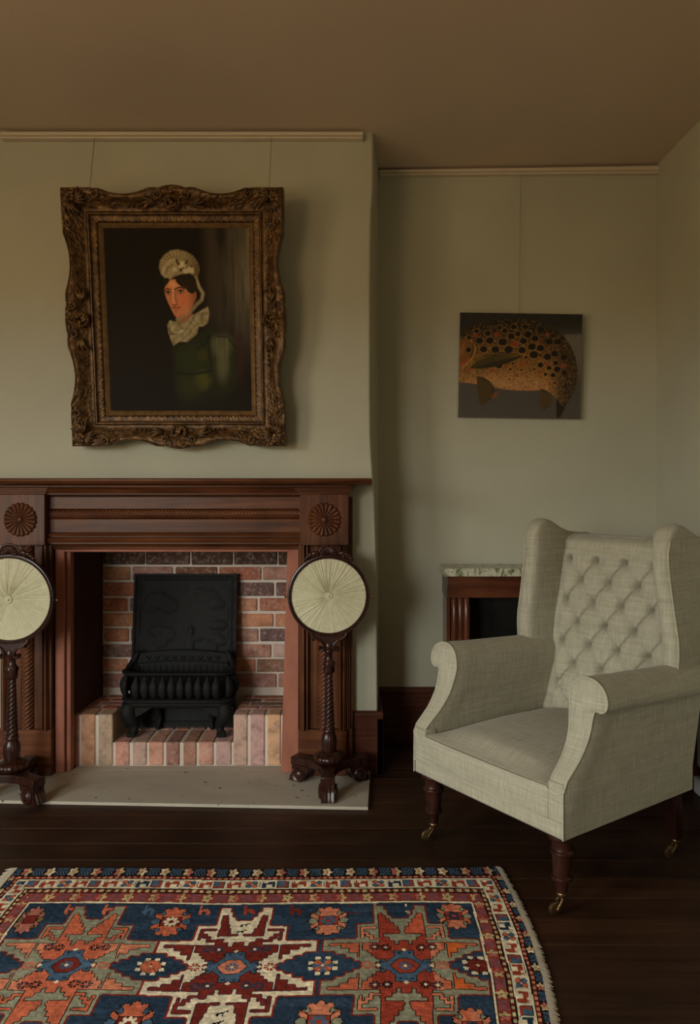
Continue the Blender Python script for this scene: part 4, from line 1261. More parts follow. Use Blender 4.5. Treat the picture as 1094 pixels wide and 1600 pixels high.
for q in range(6): p.line([(712+q*11,640+q*5),(712+q*13,700+q*4),(718+q*11,778-q*12)], 2, (108, 82, 30), .5, .7)
p.poly([(818,700),(862,740),(880,760),(846,826),(822,826)], (20, 17, 12), .85, 4)
Pv = np.stack([-ft_w/2+ft_w*uu, np.full_like(uu, -.0305), ft_h-ft_h*vv], -1)
painted_grid('painted_front', Pv, p.c, M['fish'], ftn)
obj('stretcher', MB().box(-ft_w/2, ft_w/2, -.030, -.001, 0, ft_h), M['canvas_edge'], ftn, smooth=None, local=True)
wl = X_(809, 3.45) - ftn.location.x
obj('hanging_wire', MB().tube([(wl, .004-.0275*.0, ft_h-.05), (wl-.006, .0, 2.570-ftn.location.z)], .0011, 6), M['wire'], ftn, local=True)
# ================================================================== RUG
RGX0, RGX1, RGY0, RGY1 = -1.008, .447, 1.358, 2.306
CELL = .0025
nx = int(round((RGX1-RGX0)/CELL)); ny = int(round((RGY1-RGY0)/CELL))
xc = RGX0+(np.arange(nx)+.5)*CELL; yc = RGY0+(np.arange(ny)+.5)*CELL
GX, GY = np.meshgrid(xc, yc, indexing='ij')
GX0, GY0 = GX.copy(), GY.copy()
wob = (vnoise(GX*9, GY*9, 31)-.5)*.006          # hand-woven unevenness
GX = GX+wob; GY = GY+(vnoise(GX*8+50, GY*8, 32)-.5)*.006
NAVY, BLUE, PALE, MAR, RED, ORG, SAGE, CREAM, BLK, PINK, YEL, SAL = (31,46,62), (58,80,100), (88,104,112), (96,34,26), (126,50,36), (160,84,60), (116,117,98), (184,175,150), (20,17,17), (150,92,80), (160,148,108), (172,106,80)
col = np.empty(GX.shape+(3,)); col[...] = NAVY
def put(m_, c): col[m_] = c
d_top = np.minimum(RGY1-GY, GY-RGY0)
ds = np.minimum(GX-RGX0, RGX1-GX)
SIDE = [0,.020,.031,.077,.089,.119,.126,.5]; TOPB = [0,.052,.066,.122,.144,.19,.2,.6]
d_side = np.interp(ds, SIDE, TOPB)
d_top = np.interp(d_top, [0,.6], [0,.6])
is_side = d_side < d_top
dd = np.minimum(d_side, d_top)
S = np.where(is_side, GY*1.0+.31, GX)                 # run along the border
def band(a, b): return (dd >= a) & (dd < b)
def cpos(a, b): return (dd-a)/(b-a)
# outer guard: black-navy ground, chevrons and blossoms
B = band(0, .052); c_ = cpos(0, .052)
put(B, BLK); put(B & (c_ < .16), NAVY)
def guard(B, c_, per, ground_chev, fl_cols, off=0):
    ph = ((S+off)/per) % 1.0; k_ = np.floor((S+off)/per).astype(int)
    chev = (((S+off) - np.abs(c_-.5)*per*.35)/(per*.13)) % 1.0
    put(B & (np.abs(ph-.5) < .24) & (chev < .5) & (np.abs(c_-.5) < .40), ground_chev)
    q = np.where(ph > .5, ph-1, ph)
    a_ = np.arctan2((c_-.5)*1.0, q*2.3); r_ = np.hypot(q*2.3, (c_-.5)*1.0)
    lobe = .40+.10*np.cos(5*a_)
    put(B & (r_ < lobe+.06), MAR)
    for i_, fc in enumerate(fl_cols): put(B & (r_ < lobe) & (k_ % len(fl_cols) == i_), fc)
    put(B & (r_ < .30) & (np.abs(np.sin(2.5*a_)) < .16), MAR)
    put(B & (r_ < .09), RED)
guard(B, c_, .069, BLUE, [YEL, PINK, YEL, CREAM])
# barber lines
def dots(a, b, c1, c2, per):
    B = band(a, b); c_ = cpos(a, b); put(B, BLK)
    put(B & (np.abs(c_-.5) < .32), c1); put(B & (np.abs(c_-.5) < .32) & ((S/per) % 1 < .5), c2)
dots(.052, .066, SAL, MAR, .018)
# main white border
B = band(.066, .122); c_ = cpos(.066, .122); put(B, CREAM)
per = .182; ph = ((S+.02)/per) % 1.0; kk = np.floor((S+.02)/per).astype(int)
put(B & ((c_ < .045) | (c_ > .955)), BLK)
# octagon cartouche lines
for c0 in (.33, .83):
    q = np.abs(ph-c0)
    edge = np.abs(np.maximum(q/.155, np.abs(c_-.5)/.36 + np.maximum(0, q-.10)*6) - 1)
    put(B & (edge < .035), (70, 60, 54))
# crouching birds
for c0, cc in ((.29, (RED, RED)), (.81, (NAVY, RED))):
    q = (ph-c0)*per/1.1; w = (c_-.5)*.056/1.1
    body_ = (np.abs(q) < .016) & (np.abs(w) < .014) & ~((q > -.006) & (w > .001) & (q < .010)) & ~((q < -.002) & (w < -.006) & (q > -.012))
    wing = (np.abs(q+.012) < .006) & (np.abs(w-.006) < .012)
    for i_ in (0, 1): put(B & (body_ | wing) & (kk % 2 == i_), cc[i_])
# four-petal flower
q = (ph-.55)*per; w = (c_-.5)*.056
for sx_ in (-1, 1):
    for sy_ in (-1, 1):
        m_ = np.hypot(q-sx_*.0080, w-sy_*.0088) < .0080
        put(B & (np.hypot(q-sx_*.0080, w-sy_*.0088) < .0094), BLK)
        put(B & m_, ORG if sx_*sy_ > 0 else BLUE)
# square block with hook
q = (ph-.03)*per; q = np.where(q > per/2, q-per, q)
put(B & (np.abs(q) < .0165) & (np.abs(w) < .019), BLK)
put(B & (np.abs(q) < .015) & (np.abs(w) < .017), BLUE)
put(B & (q > .004) & (q < .015) & (w > -.017) & (w < .008) & (np.abs(q-.011-w*.5) < .006), RED)
put(B & (np.abs(q) < .015) & (w > .010) & (w < .017), RED)
dots(.122, .144, YEL, MAR, .022)
# red guard
B = band(.144, .19); c_ = cpos(.144, .19); put(B, RED)
put(B & ((c_ < .05) | (c_ > .95)), BLK)
guard(B, c_, .074, (86, 70, 84), [YEL, YEL, PINK], .03)
B = band(.19, .2); put(B, CREAM); put(B & (cpos(.19, .2) > .85), BLK)
# ---- field
FIELD = dd >= .2
FX0, FX1, FYC = RGX0+.126, RGX1-.126, 1.832
put(FIELD & (vnoise(GX*3, GY*40, 7) > .62), (38, 54, 72))
class R2:
    """rasteriser in star coordinates (centimetres), mirrored in both axes"""
    def __init__(s, cx): s.a = np.abs(GX-cx)*100; s.b = np.abs(GY-FYC)*100; s.sa = (GX-cx)*100; s.sb = (GY-FYC)*100
    def poly(s, pts, signed=False):
        X, Y = (s.sa, s.sb) if signed else (s.a, s.b)
        ins = np.zeros(X.shape, bool); n = len(pts)
        for i in range(n):
            (x1, y1), (x2, y2) = pts[i], pts[(i+1) % n]
            if y1 == y2: continue
            ins ^= ((y1 > Y) != (y2 > Y)) & (X < (x2-x1)*(Y-y1)/(y2-y1)+x1)
        return ins
def erode(m_, n_):
    for _ in range(n_):
        r = m_.copy()
        r[1:] &= m_[:-1]; r[:-1] &= m_[1:]; r[:, 1:] &= m_[:, :-1]; r[:, :-1] &= m_[:, 1:]
        m_ = r
    return m_
def outline(m_, n_=1): return m_ & ~erode(m_, n_)
def petals(cx, cy, r, n_, c1, c2, ctr):
    a_ = np.arctan2(GY-cy, (GX-cx)); rr = np.hypot(GX-cx, GY-cy)
    k_ = np.floor((a_+PI)/(2*PI)*n_+.5).astype(int)
    m_ = (rr < r) & (rr > r*.34) & (np.abs(np.sin(a_*n_/2)) > .45)
    put(FIELD & m_ & (k_ % 2 == 0), c1); put(FIELD & m_ & (k_ % 2 == 1), c2)
    put(FIELD & (rr < r*.3), ctr)
OUT = [(-1,-1),(-1,19.9),(2,19.9),(2,21.6),(3,21.6),(3,24),(3.8,24),(3.8,26.3),(7.3,26.3),(7.3,17.5),(12,17.5),(12,10.9),(20.2,10.9),(20.2,5.2),(17,5.2),(17,3.9),(14.6,3.9),(14.6,2.5),(12.6,2.5),(12.6,1.2),(10.9,1.2),(10.9,-1)]
def FILL(nk): return [(-1,-1),(10.2,-1),(10.2,2.9),(11.4,2.9),(11.4,5.0),(13.3,5.0),(13.3,6.7),(15.4,6.7),(15.4,7.9),(18.2,7.8),(18.2,8.8),(5.8,8.8),(5.8,22.0),(4.7,22.3),(4.7,21.2)]+[q_ for b0, w_, z1, z0 in ((4.0,.15,21.2,19.6),(3.0,.5,19.6,17.8),(2.0,.75,17.8,16.0),(1.1,.9,16.0,14.2)) for q_ in ((b0+(nk-.6)*w_, z1), (b0+(nk-.6)*w_, z0))]+[(nk,14.2),(nk,13.4),(-1,13.4)]
NM = [(-1,9.9),(-1,13.6),(.6,13.6),(.6,12.8),(4.4,12.8),(4.4,11.4),(3.2,11.4),(3.2,9.9),(2.1,9.9),(2.1,8.2),(1.0,8.2),(1.0,9.9)]
EM = [(11.5,-1),(11.5,1.0),(11.0,1.4),(11.0,7.7),(10.2,7.7),(10.2,5.2),(9.3,5.2),(9.3,4.2),(8.3,4.2),(8.3,3.1),(7.4,3.1),(7.4,2.1),(5.9,2.1),(5.9,.9),(7.4,.9),(7.4,-1)]
HOOK = [[(6.7,15.9),(10.6,15.9),(10.6,10.9),(9.9,10.9),(9.9,15.1),(6.7,15.1)], [(5.9,10.9),(7.6,10.9),(7.6,12.3),(8.6,12.3),(8.6,13.5),(10.0,13.5),(10.0,12.8),(9.3,12.8),(9.3,11.6),(8.3,11.6),(8.3,10.2),(5.9,10.2)]]
STARS = [(-.683, SAGE, ORG, MAR, .6, SAL), (-.283, CREAM, MAR, SAL, 3.0, MAR), (.128, SAGE, RED, RED, .6, ORG)]
for cx, Mc, Fc, hexc, nk, arm in STARS:
    r2 = R2(cx)
    o_ = r2.poly(OUT) & FIELD
    put(o_, MAR if Fc != MAR else (112, 36, 26))
    m1 = erode(o_, 2); put(m1, Mc)
    f_ = r2.poly(FILL(nk)) & m1
    put(f_, Fc)
    put(f_ & (r2.a > 7.8) & (r2.b > 2.5), arm)
    # abrash: patches of other reds in the right star
    if Fc == RED:
        put(f_ & (r2.sa > 6.6) & (r2.sa < 9.4) & (vnoise(GX*60, GY*14, 3) > .25), SAL); put(f_ & (r2.sa > 10.6) & (r2.sa < 14.2), (176, 86, 40)); put(f_ & (r2.a < 5.9) & (r2.b > 13) & (r2.sa > 0), (160, 76, 54))
    sc_ = 1.3 if Mc == CREAM else 1.12
    nm = r2.poly([(a_*sc_, b_) for a_, b_ in NM]) & m1; em = r2.poly([(a_-(.5 if a_ < 10 else 0), b_*1.12) for a_, b_ in EM]) & m1
    put(nm, Mc); put(em, Mc)
    hk = np.zeros_like(nm)
    for h_ in HOOK: hk |= r2.poly(h_)
    hk &= m1; put(hk, Fc if Fc != RED else SAL)
    # dark knot lines between the areas
    fill2 = (f_ & ~nm & ~em) | hk
    put(outline(m1 & ~fill2), BLK if Mc != CREAM else (44, 38, 52))
    put(outline(m1, 1), Mc)
    # centre medallion: hexagon with hooked terminals
    A, Bq = r2.a, r2.b
    hx = (A/4.9 + np.maximum(0, Bq-.3)/5.6) < 1
    hx &= (Bq < 3.6)
    big = ((A/5.6+np.maximum(0, Bq-.3)/6.2) < 1) & (Bq < 4.3)
    term = ((A < 2.6) & (Bq > 3.9) & (Bq < 5.9)) | ((A > 4.6) & (A < 6.2) & (Bq < 2.5))
    put((big | term) & FIELD, BLK)
    put(erode((big | term) & FIELD, 1), BLUE)
    put(((np.abs(A-1.3) < .45) & (np.abs(Bq-4.9) < .35)) | ((np.abs(A-5.4) < .35) & (np.abs(Bq-1.3) < .4)), NAVY)
    hx2 = ((A/3.6+np.maximum(0, Bq-.3)/4.6) < 1) & (Bq < 2.9)
    put(hx2 & FIELD, BLK); put(erode(hx2 & FIELD, 1), hexc)
    petals(cx, FYC, .016, 8, BLUE, BLUE, CREAM)
    for sx_ in (-1, 1):
        put((np.abs(r2.sa-sx_*6.4)+np.abs(r2.sb)) < .7, CREAM); put((np.abs(r2.sa)+np.abs(r2.sb-sx_*6.2)) < .7, CREAM)
        petals(cx+sx_*.090, FYC, .015, 8, ORG if Mc == SAGE else RED, ORG if Mc == SAGE else RED, Mc)
        for sy_ in (-1, 1):
            dk_ = BLK if Fc != MAR else NAVY
            petals(cx+sx_*.044, FYC+sy_*.070, .014, 8, dk_, dk_, CREAM if Fc != ORG else ORG)
            petals(cx+sx_*.072, FYC+sy_*.072, .014, 8, NAVY, dk_, CREAM if Fc == RED else Fc)
    if Mc == CREAM:      # little black animals on the white lobes
        for (ax_, ay_) in ((.004, .178), (-.002, .148), (.004, -.16), (0, -.19)):
            q = GX-cx-ax_; w = GY-FYC-ay_
            put(FIELD & (((np.abs(w-.4*q) < .0022) & (np.abs(q) < .014)) | ((np.abs(q+.008) < .002) & (np.abs(w+.005) < .006)) | ((np.abs(q-.003) < .002) & (np.abs(w+.004) < .005))), BLK)
# blue cross medallions between the stars
for cx, c1, c2 in ((-.480, ORG, ORG), (-.068, ORG, BLUE), (.300, MAR, MAR)):
    r2 = R2(cx)
    a_ = np.arctan2(GY-FYC, GX-cx); rr = np.hypot((GX-cx)*1.0, (GY-FYC)*1.0)
    for k in range(8):
        an = 2*PI*(k+.5)/8
        put(FIELD & (np.maximum(np.abs(GX-cx-.030*math.cos(an)), np.abs(GY-FYC-.030*math.sin(an))) < .0065), CREAM)
    lob = .027*(.72+.28*np.abs(np.cos(4*a_)))
    put(FIELD & (rr < lob+.003), BLK); put(FIELD & (rr < lob), c1)
    if c2 != c1: put(FIELD & (rr < lob) & (np.floor((a_+PI)/(PI/4)+.5).astype(int) % 2 == 0), c2)
    put(FIELD & (rr < lob) & (np.abs(np.sin(4*a_)) < .14), BLK)
    put(FIELD & (rr < .004), CREAM)
# large rosettes in the blue corners
def rosette(cx, cy, main, oval, ctr, star, rx=.056, ry=.072, alt=None):
    u_, v_ = (GX-cx)/rx, (GY-cy)/ry
    a_ = np.arctan2(v_, u_); r_ = np.hypot(u_, v_)
    R = 1.0*(.86+.14*np.abs(np.cos(6*a_))) - .06*(np.abs(np.sin(18*a_)) > .75)
    m_ = FIELD & (r_ < R)
    put(m_, BLK); put(erode(m_, 1), main)
    if alt is not None: put(erode(m_, 1) & (np.floor((a_+PI)/(PI/6)).astype(int) % 4 == 1), alt)
    for an in (0, PI): 
        e = np.hypot((u_-.74*math.cos(an))/.26, (v_-.74*math.sin(an))/.20) < 1
        put(m_ & e, BLK); put(erode(m_ & e, 1), oval)
    for an in (PI/4, 3*PI/4, -PI/4, -3*PI/4):
        q = (u_-.78*math.cos(an)); w = (v_-.80*math.sin(an)); ca, sa = math.cos(an), math.sin(an)
        e = np.hypot((q*ca+w*sa)/.22, (-q*sa+w*ca)/.13) < 1
        put(m_ & e, BLK); put(erode(m_ & e, 1), oval)
    for an in (PI/8*1.5, PI-PI/8*1.5, -PI/8*1.5, -PI+PI/8*1.5): put(m_ & (np.abs(np.sin(a_-an)) < .03) & (r_ > .4) & (np.cos(a_-an) > 0), BLK)
    sq = (np.abs(u_) < .48) & (np.abs(v_) < .30)
    put(sq & FIELD, BLK); put(erode(sq & FIELD, 1), ctr)
    rr = np.hypot(u_/.42, v_/.36)
    put(FIELD & (rr < .55+.35*np.abs(np.cos(4*a_))), star); put(FIELD & (rr < .3), ctr)
for sgn in (1, -1):
    cyr = FYC+sgn*.192
    rosette(-.474, cyr, ORG, BLUE, MAR, CREAM)
    rosette(-.062, cyr, SAL, SAGE, RED, BLUE)
    rosette(.270, cyr+sgn*.018, SAL, SAGE, RED, NAVY, .048, .068, ORG)
    rosette(-.850, cyr, PINK, (104, 92, 50), MAR, MAR, .036, .07)
    for cx, c1 in ((-.76, ORG), (-.655, ORG), (-.545, BLUE), (-.395, ORG), (-.275, RED), (-.15, MAR), (.075, CREAM), (.16, CREAM), (.005, MAR)):
        q = GX-cx; w = (GY-FYC)*sgn-.235
        m_ = FIELD & (((np.hypot(q/.016, (w)/.018) < 1) & ~((np.abs(q) < .005) & (w < .004))) | ((np.abs(q+.012-w*.0) < .003) & (w > .0) & (w < .034))) & (col == NAVY).all(-1)
        put(m_, c1); 
        if c1 == CREAM: put(erode(m_, 1), RED)
col = np.clip(col*(0.90+.2*vnoise(GX*110, GY*110, 41))[..., None], 0, 255)
# mesh with a slight sag and a bulging right edge
vx = RGX0+np.arange(nx+1)*CELL; vy = RGY0+np.arange(ny+1)*CELL
VX, VY = np.meshgrid(vx, vy, indexing='ij')
tx = (VX-RGX0)/(RGX1-RGX0)
bul = np.interp(VY, [1.36, 1.64, 1.79, 1.95, 2.16, 2.25, 2.306], [-.02, -.012, .008, .017, .012, .004, -.002])
PX = VX+bul*tx**3
PY = VY+.004*np.sin(VX*7+.6)+(.012*smoothstep(.90, 1.0, tx)*smoothstep(2.2, 2.306, VY))
PZ = .0065+.0022*vnoise(VX*5, VY*5, 51)+.0012*vnoise(VX*160, VY*160, 52)
edge_d = np.minimum(np.minimum(VX-RGX0, RGX1-VX), np.minimum(VY-RGY0, RGY1-VY))
PZ = np.where(edge_d < CELL*.5, .0008, PZ)
rg_t = thing('oriental_rug', 'worn oriental rug with a row of stepped stars on a blue ground', 'rug', ((RGX0+RGX1)/2, (RGY0+RGY1)/2, 0))
LX, LY = rg_t.location.x, rg_t.location.y
painted_grid('pile', np.stack([PX-LX, PY-LY, PZ], -1), col, M['rug'], rg_t, per_face=True)
rf_ = random.Random(5)
for s, nm_ in ((-1, 'fringe'), (1, 'fringe')):
    fm = MB(); yv = RGY0+.004
    while yv < RGY1-.001:
        i_ = min(nx, nx if s > 0 else 0); j_ = min(ny, int((yv-RGY0)/CELL))
        ex, ey = float(PX[i_, j_]), float(PY[i_, j_])
        L_ = rf_.uniform(.014, .020) if s > 0 else rf_.uniform(.022, .034)
        dy = rf_.uniform(-.004, .004)
        fm.tube([(ex-s*.004, ey, .0065), (ex+s*L_*.5, ey+dy*.4, .0058), (ex+s*L_, ey+dy, .0024)], [.0036, .003, .0014], 5)
        yv += .0046
    fo = obj(nm_, fm, M['fringe'], rg_t, smooth=60); fo['kind'] = 'stuff'
# ================================================================== WING ARMCHAIR
# local frame: +x towards the side nearest the room, +y front to back, z up; the seat front lies at y=-.31
ch = thing('wing_armchair', 'buttoned wingback armchair in greenish beige linen on turned legs with brass casters', 'armchair', (.641, 2.436, 0), (0, 0, math.atan2(-.818, .575)))
YFR = -.31
ZB, ZBAND, ZTOP = .2245, .268, .356
LN = M['linen']
# --- seat: crowned top with soft front roll and front panel
HWs = .253
def seat_z(x, y):
    t = (y-YFR)/.62
    sx_ = 1-abs(x/HWs)**3.2
    return .352 + .052*sx_*math.sin(PI*min(1, max(0, .08+t*.86)))**.55*(1 if t > 0 else 0) - .010*max(0, t-.5)
st_ = MB()
NX, NY = 33, 40
def seat_f(i, j):
    x = -HWs+2*HWs*i/(NX-1)
    bulge = .010*(1-abs(x/HWs)**2.5)
    if j < 9:      # front panel, bottom -> top
        z = ZBAND+(ZTOP-.012-ZBAND)*j/8
        return (x, YFR-.001-bulge*math.sin(PI*(.15+.75*j/8)), z)
    if j < 15:     # roll
        q = (j-8)/7*PI/2; r = .014
        return (x, YFR-.001-bulge*.45+r*(1-math.cos(q)), ZTOP-.012+r*math.sin(q)*.9)
    t = (j-14)/(NY-15); y = YFR+.014+t*.60
    z0 = seat_z(x, y); e = smooth01(t/.10)
    return (x, y, (ZTOP+.001)*(1-e)+max(z0, ZTOP-.004)*e)
st_.grid(seat_f, NX, NY)
obj('seat', st_, LN, ch, smooth=70, local=True)
pp = [(-HWs+2*HWs*i/24, YFR-.002-.0075*(1-abs((-1+i/12))**2.5), ZTOP-.004) for i in range(25)]
obj('seat_piping', MB().tube(pp, .0032, 8), M['piping'], ch, local=True)
# --- base rail band all round with piping
HWb = .303
bb_ = MB().box(-HWb, HWb, YFR-.001, .28, ZB, ZBAND)
obj('front_rail', bb_, LN, ch, bevel=.006, local=True)
obj('rail_piping', MB().tube([(-HWb-.001, YFR-.003, ZBAND), (-.15, YFR-.004, ZBAND), (0, YFR-.004, ZBAND), (.15, YFR-.004, ZBAND), (HWb+.001, YFR-.003, ZBAND)], .003, 8), M['piping'], ch, local=True)
# --- arms
VF = [(0,0),(.355,.0),(.372,.006),(.391,.02),(.405,.040),(.43,.066),(.462,.089),(.492,.104),(.553,.118),(.66,.122)]
SEC = [(.262,.300),(.257,.38),(.250,.44),(.240,.50),(.232,.55),(.231,.575),(.235,.598),(.246,.618),(.264,.631),(.287,.636),(.313,.632),(.336,.618),(.350,.597),(.354,.577),(.349,.560),(.336,.551),(.322,.552),(.313,.547),(.310,.52),(.308,.45),(.306,.38),(.304,.30),(.303,.2245)]
def dens(pts, n_=3):
    out = []
    for (a, b_), (c2, d2) in zip(pts[:-1], pts[1:]):
        for k in range(n_): out.append((a+(c2-a)*k/n_, b_+(d2-b_)*k/n_))
    return out+[pts[-1]]
SECD = [(p[0], p[1]) for p in smooth_path([(a, b_, 0) for a, b_ in SEC], 3)]
for s in (1, -1):
    ar = MB(); NV = 26
    def af(i, j):
        w, z = SECD[i]; t = j/(NV-1)
        v0 = interp(z, VF); v1 = interp(z, [(.30, .605), (.62, .665)])
        # soft outer rounding just behind the facing
        t2 = t**1.3
        v = v0+.004+(v1-v0)*t2
        drop = .024*t2 if z > .5 else 0
        puff = 0.004*math.sin(PI*min(1, t*4))*(1 if z > .3 else 0)
        cxr, czr = .292, .59
        dw, dz_ = w-cxr, z-czr
        if z > .545: w2, z2 = cxr+dw*(1+puff*8), czr+dz_*(1+puff*8)-drop
        else: w2, z2 = w+(puff if w > .28 else -puff*.6), z-drop*max(0, (z-.5)/.045 if z < .545 else 1)
        return (s*w2, YFR+v, z2)
    ar.grid(af, len(SECD), NV)
    ao = obj('arm', ar, LN, ch, smooth=70, local=True)
    # facing: the curved front panel of the arm
    loopi = [k for k, (w, z) in enumerate(SECD) if z >= .345]
    inner = [(w, z) for (w, z) in SECD if z >= .345]
    fc_ = MB()
    cen = []
    # cross strips between matching heights on the inner and outer outline
    top = max(range(len(inner)), key=lambda q: inner[q][1])
    n_ = 26
    il = inner[:top+1]; orr = inner[top:][::-1]
    def samp(pl, q):
        x_ = q*(len(pl)-1); i0 = min(int(x_), len(pl)-2); f_ = x_-i0
        return (pl[i0][0]*(1-f_)+pl[i0+1][0]*f_, pl[i0][1]*(1-f_)+pl[i0+1][1]*f_)
    def ff(i, j):
        q = i/(n_-1); a_ = samp(il, q); c2 = samp(orr, q); t = j/8
        w = a_[0]+(c2[0]-a_[0])*t; z = a_[1]+(c2[1]-a_[1])*t
        if q < .12:   # rounded foot of the facing
            z += .016*(1-q/.12)*(1-(1-t)**2)*0 + .012*(1-q/.12)*abs(2*t-1)*0
        v = interp(z, VF)
        pillow = .010*(1-abs(2*t-1)**3)*min(1, (1-q)*6+.0)*min(1, q*8+.1)
        return (s*w, YFR+v-pillow-.001, z)
    fc_.grid(ff, n_, 9)
    fo = obj('arm_facing', fc_, LN, ao, smooth=80, local=True)
    ring = [(s*w, YFR+interp(z, VF)-.001, z) for (w, z) in inner]
    foot = [(s*(inner[-1][0]+(inner[0][0]-inner[-1][0])*k/6), YFR-.002, inner[-1][1]-.010*math.sin(PI*k/6)) for k in range(1, 6)]
    obj('piping', MB().tube(ring+foot, .0032, 8, closed=True), M['piping'], fo, local=True)
    # lower front post below the facing
    obj('front_post', MB().box(min(s*.252, s*.3035), max(s*.252, s*.3035), YFR-.002, YFR+.05, ZBAND-.001, .372), LN, ao, bevel=.005, local=True)
    obj('piping', MB().tube([(s*.3035, YFR-.001, .366), (s*.3040, YFR-.002, .30), (s*.304, YFR-.002, ZB+.002)], .0026, 8), M['piping'], ao, local=True)
# --- wings
WO = [(.55,.312),(.61,.318),(.66,.321),(.70,.319),(.76,.309),(.82,.300),(.88,.291),(.94,.286),(1.0,.288),(1.06,.292)]
ST = [(0,.965,.30),(.003,.985,.62),(.009,1.003,.84),(.018,1.022,.96),(.03,1.035,1),(.045,1.043,1),(.06,1.046,1),(.08,1.041,1),(.10,1.030,1),(.13,1.013,1),(.165,1.000,1),(.20,.993,1),(.25,.988,1),(.31,.985,1)]
NZ = 22
def wing_outer(v, z):
    k = smooth01(v/.26)
    return interp(z, WO)*(1-k)+.292*k
for s in (1, -1):
    wg = MB()
    def wf_(i, j):
        dv, zt, th_ = ST[i]
        T = .058*(1-.25*smooth01(dv/.25))
        rake = .1455*max(0, 0)
        nloop = 2*NZ+6
        zb_ = .560
        def Q(side_, z):
            wo = wing_outer(dv, z); wi = wo-T
            mid = (wo+wi)/2; h = T/2*th_
            puff = .006*math.sin(PI*min(1, dv/.2)) if dv < .2 else 0
            return mid+h if side_ > 0 else mid-h-puff
        v = .497+dv+.10*max(0, (z_of(j, zt, zb_)-.62))*smooth01(dv/.2)
        if j < NZ:
            z = z_of(j, zt, zb_); return (s*Q(-1, z), YFR+v, z)
        if j < NZ+6:
            q = (j-NZ+1)/7*PI; wi, wo = Q(-1, zt-.012), Q(1, zt-.012)
            return (s*((wi+wo)/2-(wo-wi)/2*math.cos(q)), YFR+v, zt-.012+.012*math.sin(q))
        z = z_of(nloop-1-j, zt, zb_); return (s*Q(1, z), YFR+v, z)
    def z_of(j, zt, zb_):
        jj = min(j, NZ-1) if j < NZ+6 else 2*NZ+5-j
        return zb_+(zt-.012-zb_)*jj/(NZ-1)
    wg.grid(wf_, len(ST), 2*NZ+6)
    wg.add([wf_(0, j) for j in range(2*NZ+6)], [tuple(range(2*NZ+6))])
    wo_ = obj('wing', wg, LN, ch, smooth=70, local=True)
    pth = []
    for z in [.60+.02*k for k in range(19)]: pth.append((s*(wing_outer(.012, z)-.001), YFR+.497+.010, z))
    pth += [(s*(wing_outer(.02, 1.0)-.002), YFR+.497+.016, .985), (s*(wing_outer(.02, 1.0)-.006), YFR+.497+.021, 1.004), (s*(wing_outer(.03, 1.02)-.010), YFR+.497+.032, 1.022), (s*(wing_outer(.04, 1.03)-.016), YFR+.497+.048, 1.036), (s*(wing_outer(.06, 1.03)-.020), YFR+.497+.066, 1.0445)]
    obj('piping', MB().tube(smooth_path(pth, 2), .0032, 8), M['piping'], wo_, local=True)
# --- buttoned inside back
DX, DZ = .1165, .0745
X0b, Z0b = -.0385, .823
def back_v(z): return .6185+.1455*(z-.366)
def tuft(x, z):
    i_ = (x-X0b)/DX; k_ = (z-Z0b)/DZ
    p_ = (i_*2-k_)/2; q_ = (i_*2+k_)/2         # buttons where both are whole numbers
    top = smooth01((.965-z)/.10); 
    if z > Z0b+DZ*1.0: 
        # above the top row only vertical pleats run up
        a_ = abs(math.sin(PI*((x-X0b)/DX+.5)))
        f = .76+.12*a_**.5
        fb_ = crease(p_, q_)
        k2 = smooth01((z-Z0b-DZ)/.03)
        return fb_*(1-k2)+f*k2
    return crease(p_, q_)
def crease(p_, q_):
    dp = abs(p_-round(p_)); dq = abs(q_-round(q_))
    # p lines: thin folded pleats; q lines: very soft valleys; a tight pit at every button
    fp = math.exp(-(dp/.050)**1.2)*(.45+.55*math.exp(-(dq/.40)**2)); fq = math.exp(-(dq/.10)**1.4)
    r2 = math.hypot(dp, dq)
    pit = 1.05*math.exp(-(r2/.085)**1.4)+.30*math.exp(-(r2/.22)**2)
    pil = (math.sin(PI*dp)*math.sin(PI*dq))**.5
    sp = p_-round(p_)
    lap = .26*math.exp(-abs(sp)/.11)*(1-math.exp(-(dq/.12)**2))*(1 if sp < 0 else -.25)   # lapped fold
    return .72+.22*pil-.10*fp-.05*fq-pit+lap*.8
BW = .262
bc = MB(); NX, NZb = 200, 250
def bf(i, j):
    x = -BW+2*BW*i/(NX-1)
    t = j/(NZb-1)
    ed = 1-abs(x/BW)**6
    if t < .90:
        z = .335+(.955-.335)*t/.90
        ef = smooth01((BW-.018-abs(x))/.035)
        h = .042*(tuft(x, z)*ef+.66*(1-ef))*smooth01((z-.33)/.05+.2)
        tp = smooth01((z-.90)/.06)
        return (x, YFR+back_v(z)-.006-h*(1-.25*tp)+.0*tp, z)
    q = (t-.90)/.10*PI*.55; r = .032
    a_ = abs(math.sin(PI*((x-X0b)/DX+.5)))
    h = .042*(.76+.12*a_**.5)*.75*(1-.6*(t-.90)/.10)
    return (x, YFR+back_v(.955)-.006-h+(r+.01)*(1-math.cos(q))*1.6, .955+r*math.sin(q)*(.92+.08*a_))
bc.grid(bf, NX, NZb)
bo = obj('buttoned_back', bc, LN, ch, smooth=80, local=True)
rows = []
for k in range(-4, 2):
    z = Z0b+DZ*k; off = .5 if k % 2 else 0
    for i_ in range(-3, 4):
        x = X0b+DX*(i_+off)
        if abs(x) < BW-.055 and z > .50: rows.append((x, z))
for x, z in rows:
    h = .042*tuft(x, z)
    obj('button', MB().lathe([(.0066,0),(.0066,.0022),(.0048,.0042),(.0022,.005),(.0004,.0052)], (x, YFR+back_v(z)-.006-h+.002, z), 12, Matrix.Rotation(PI/2+.14, 3, 'X')), M['button'], bo, local=True)
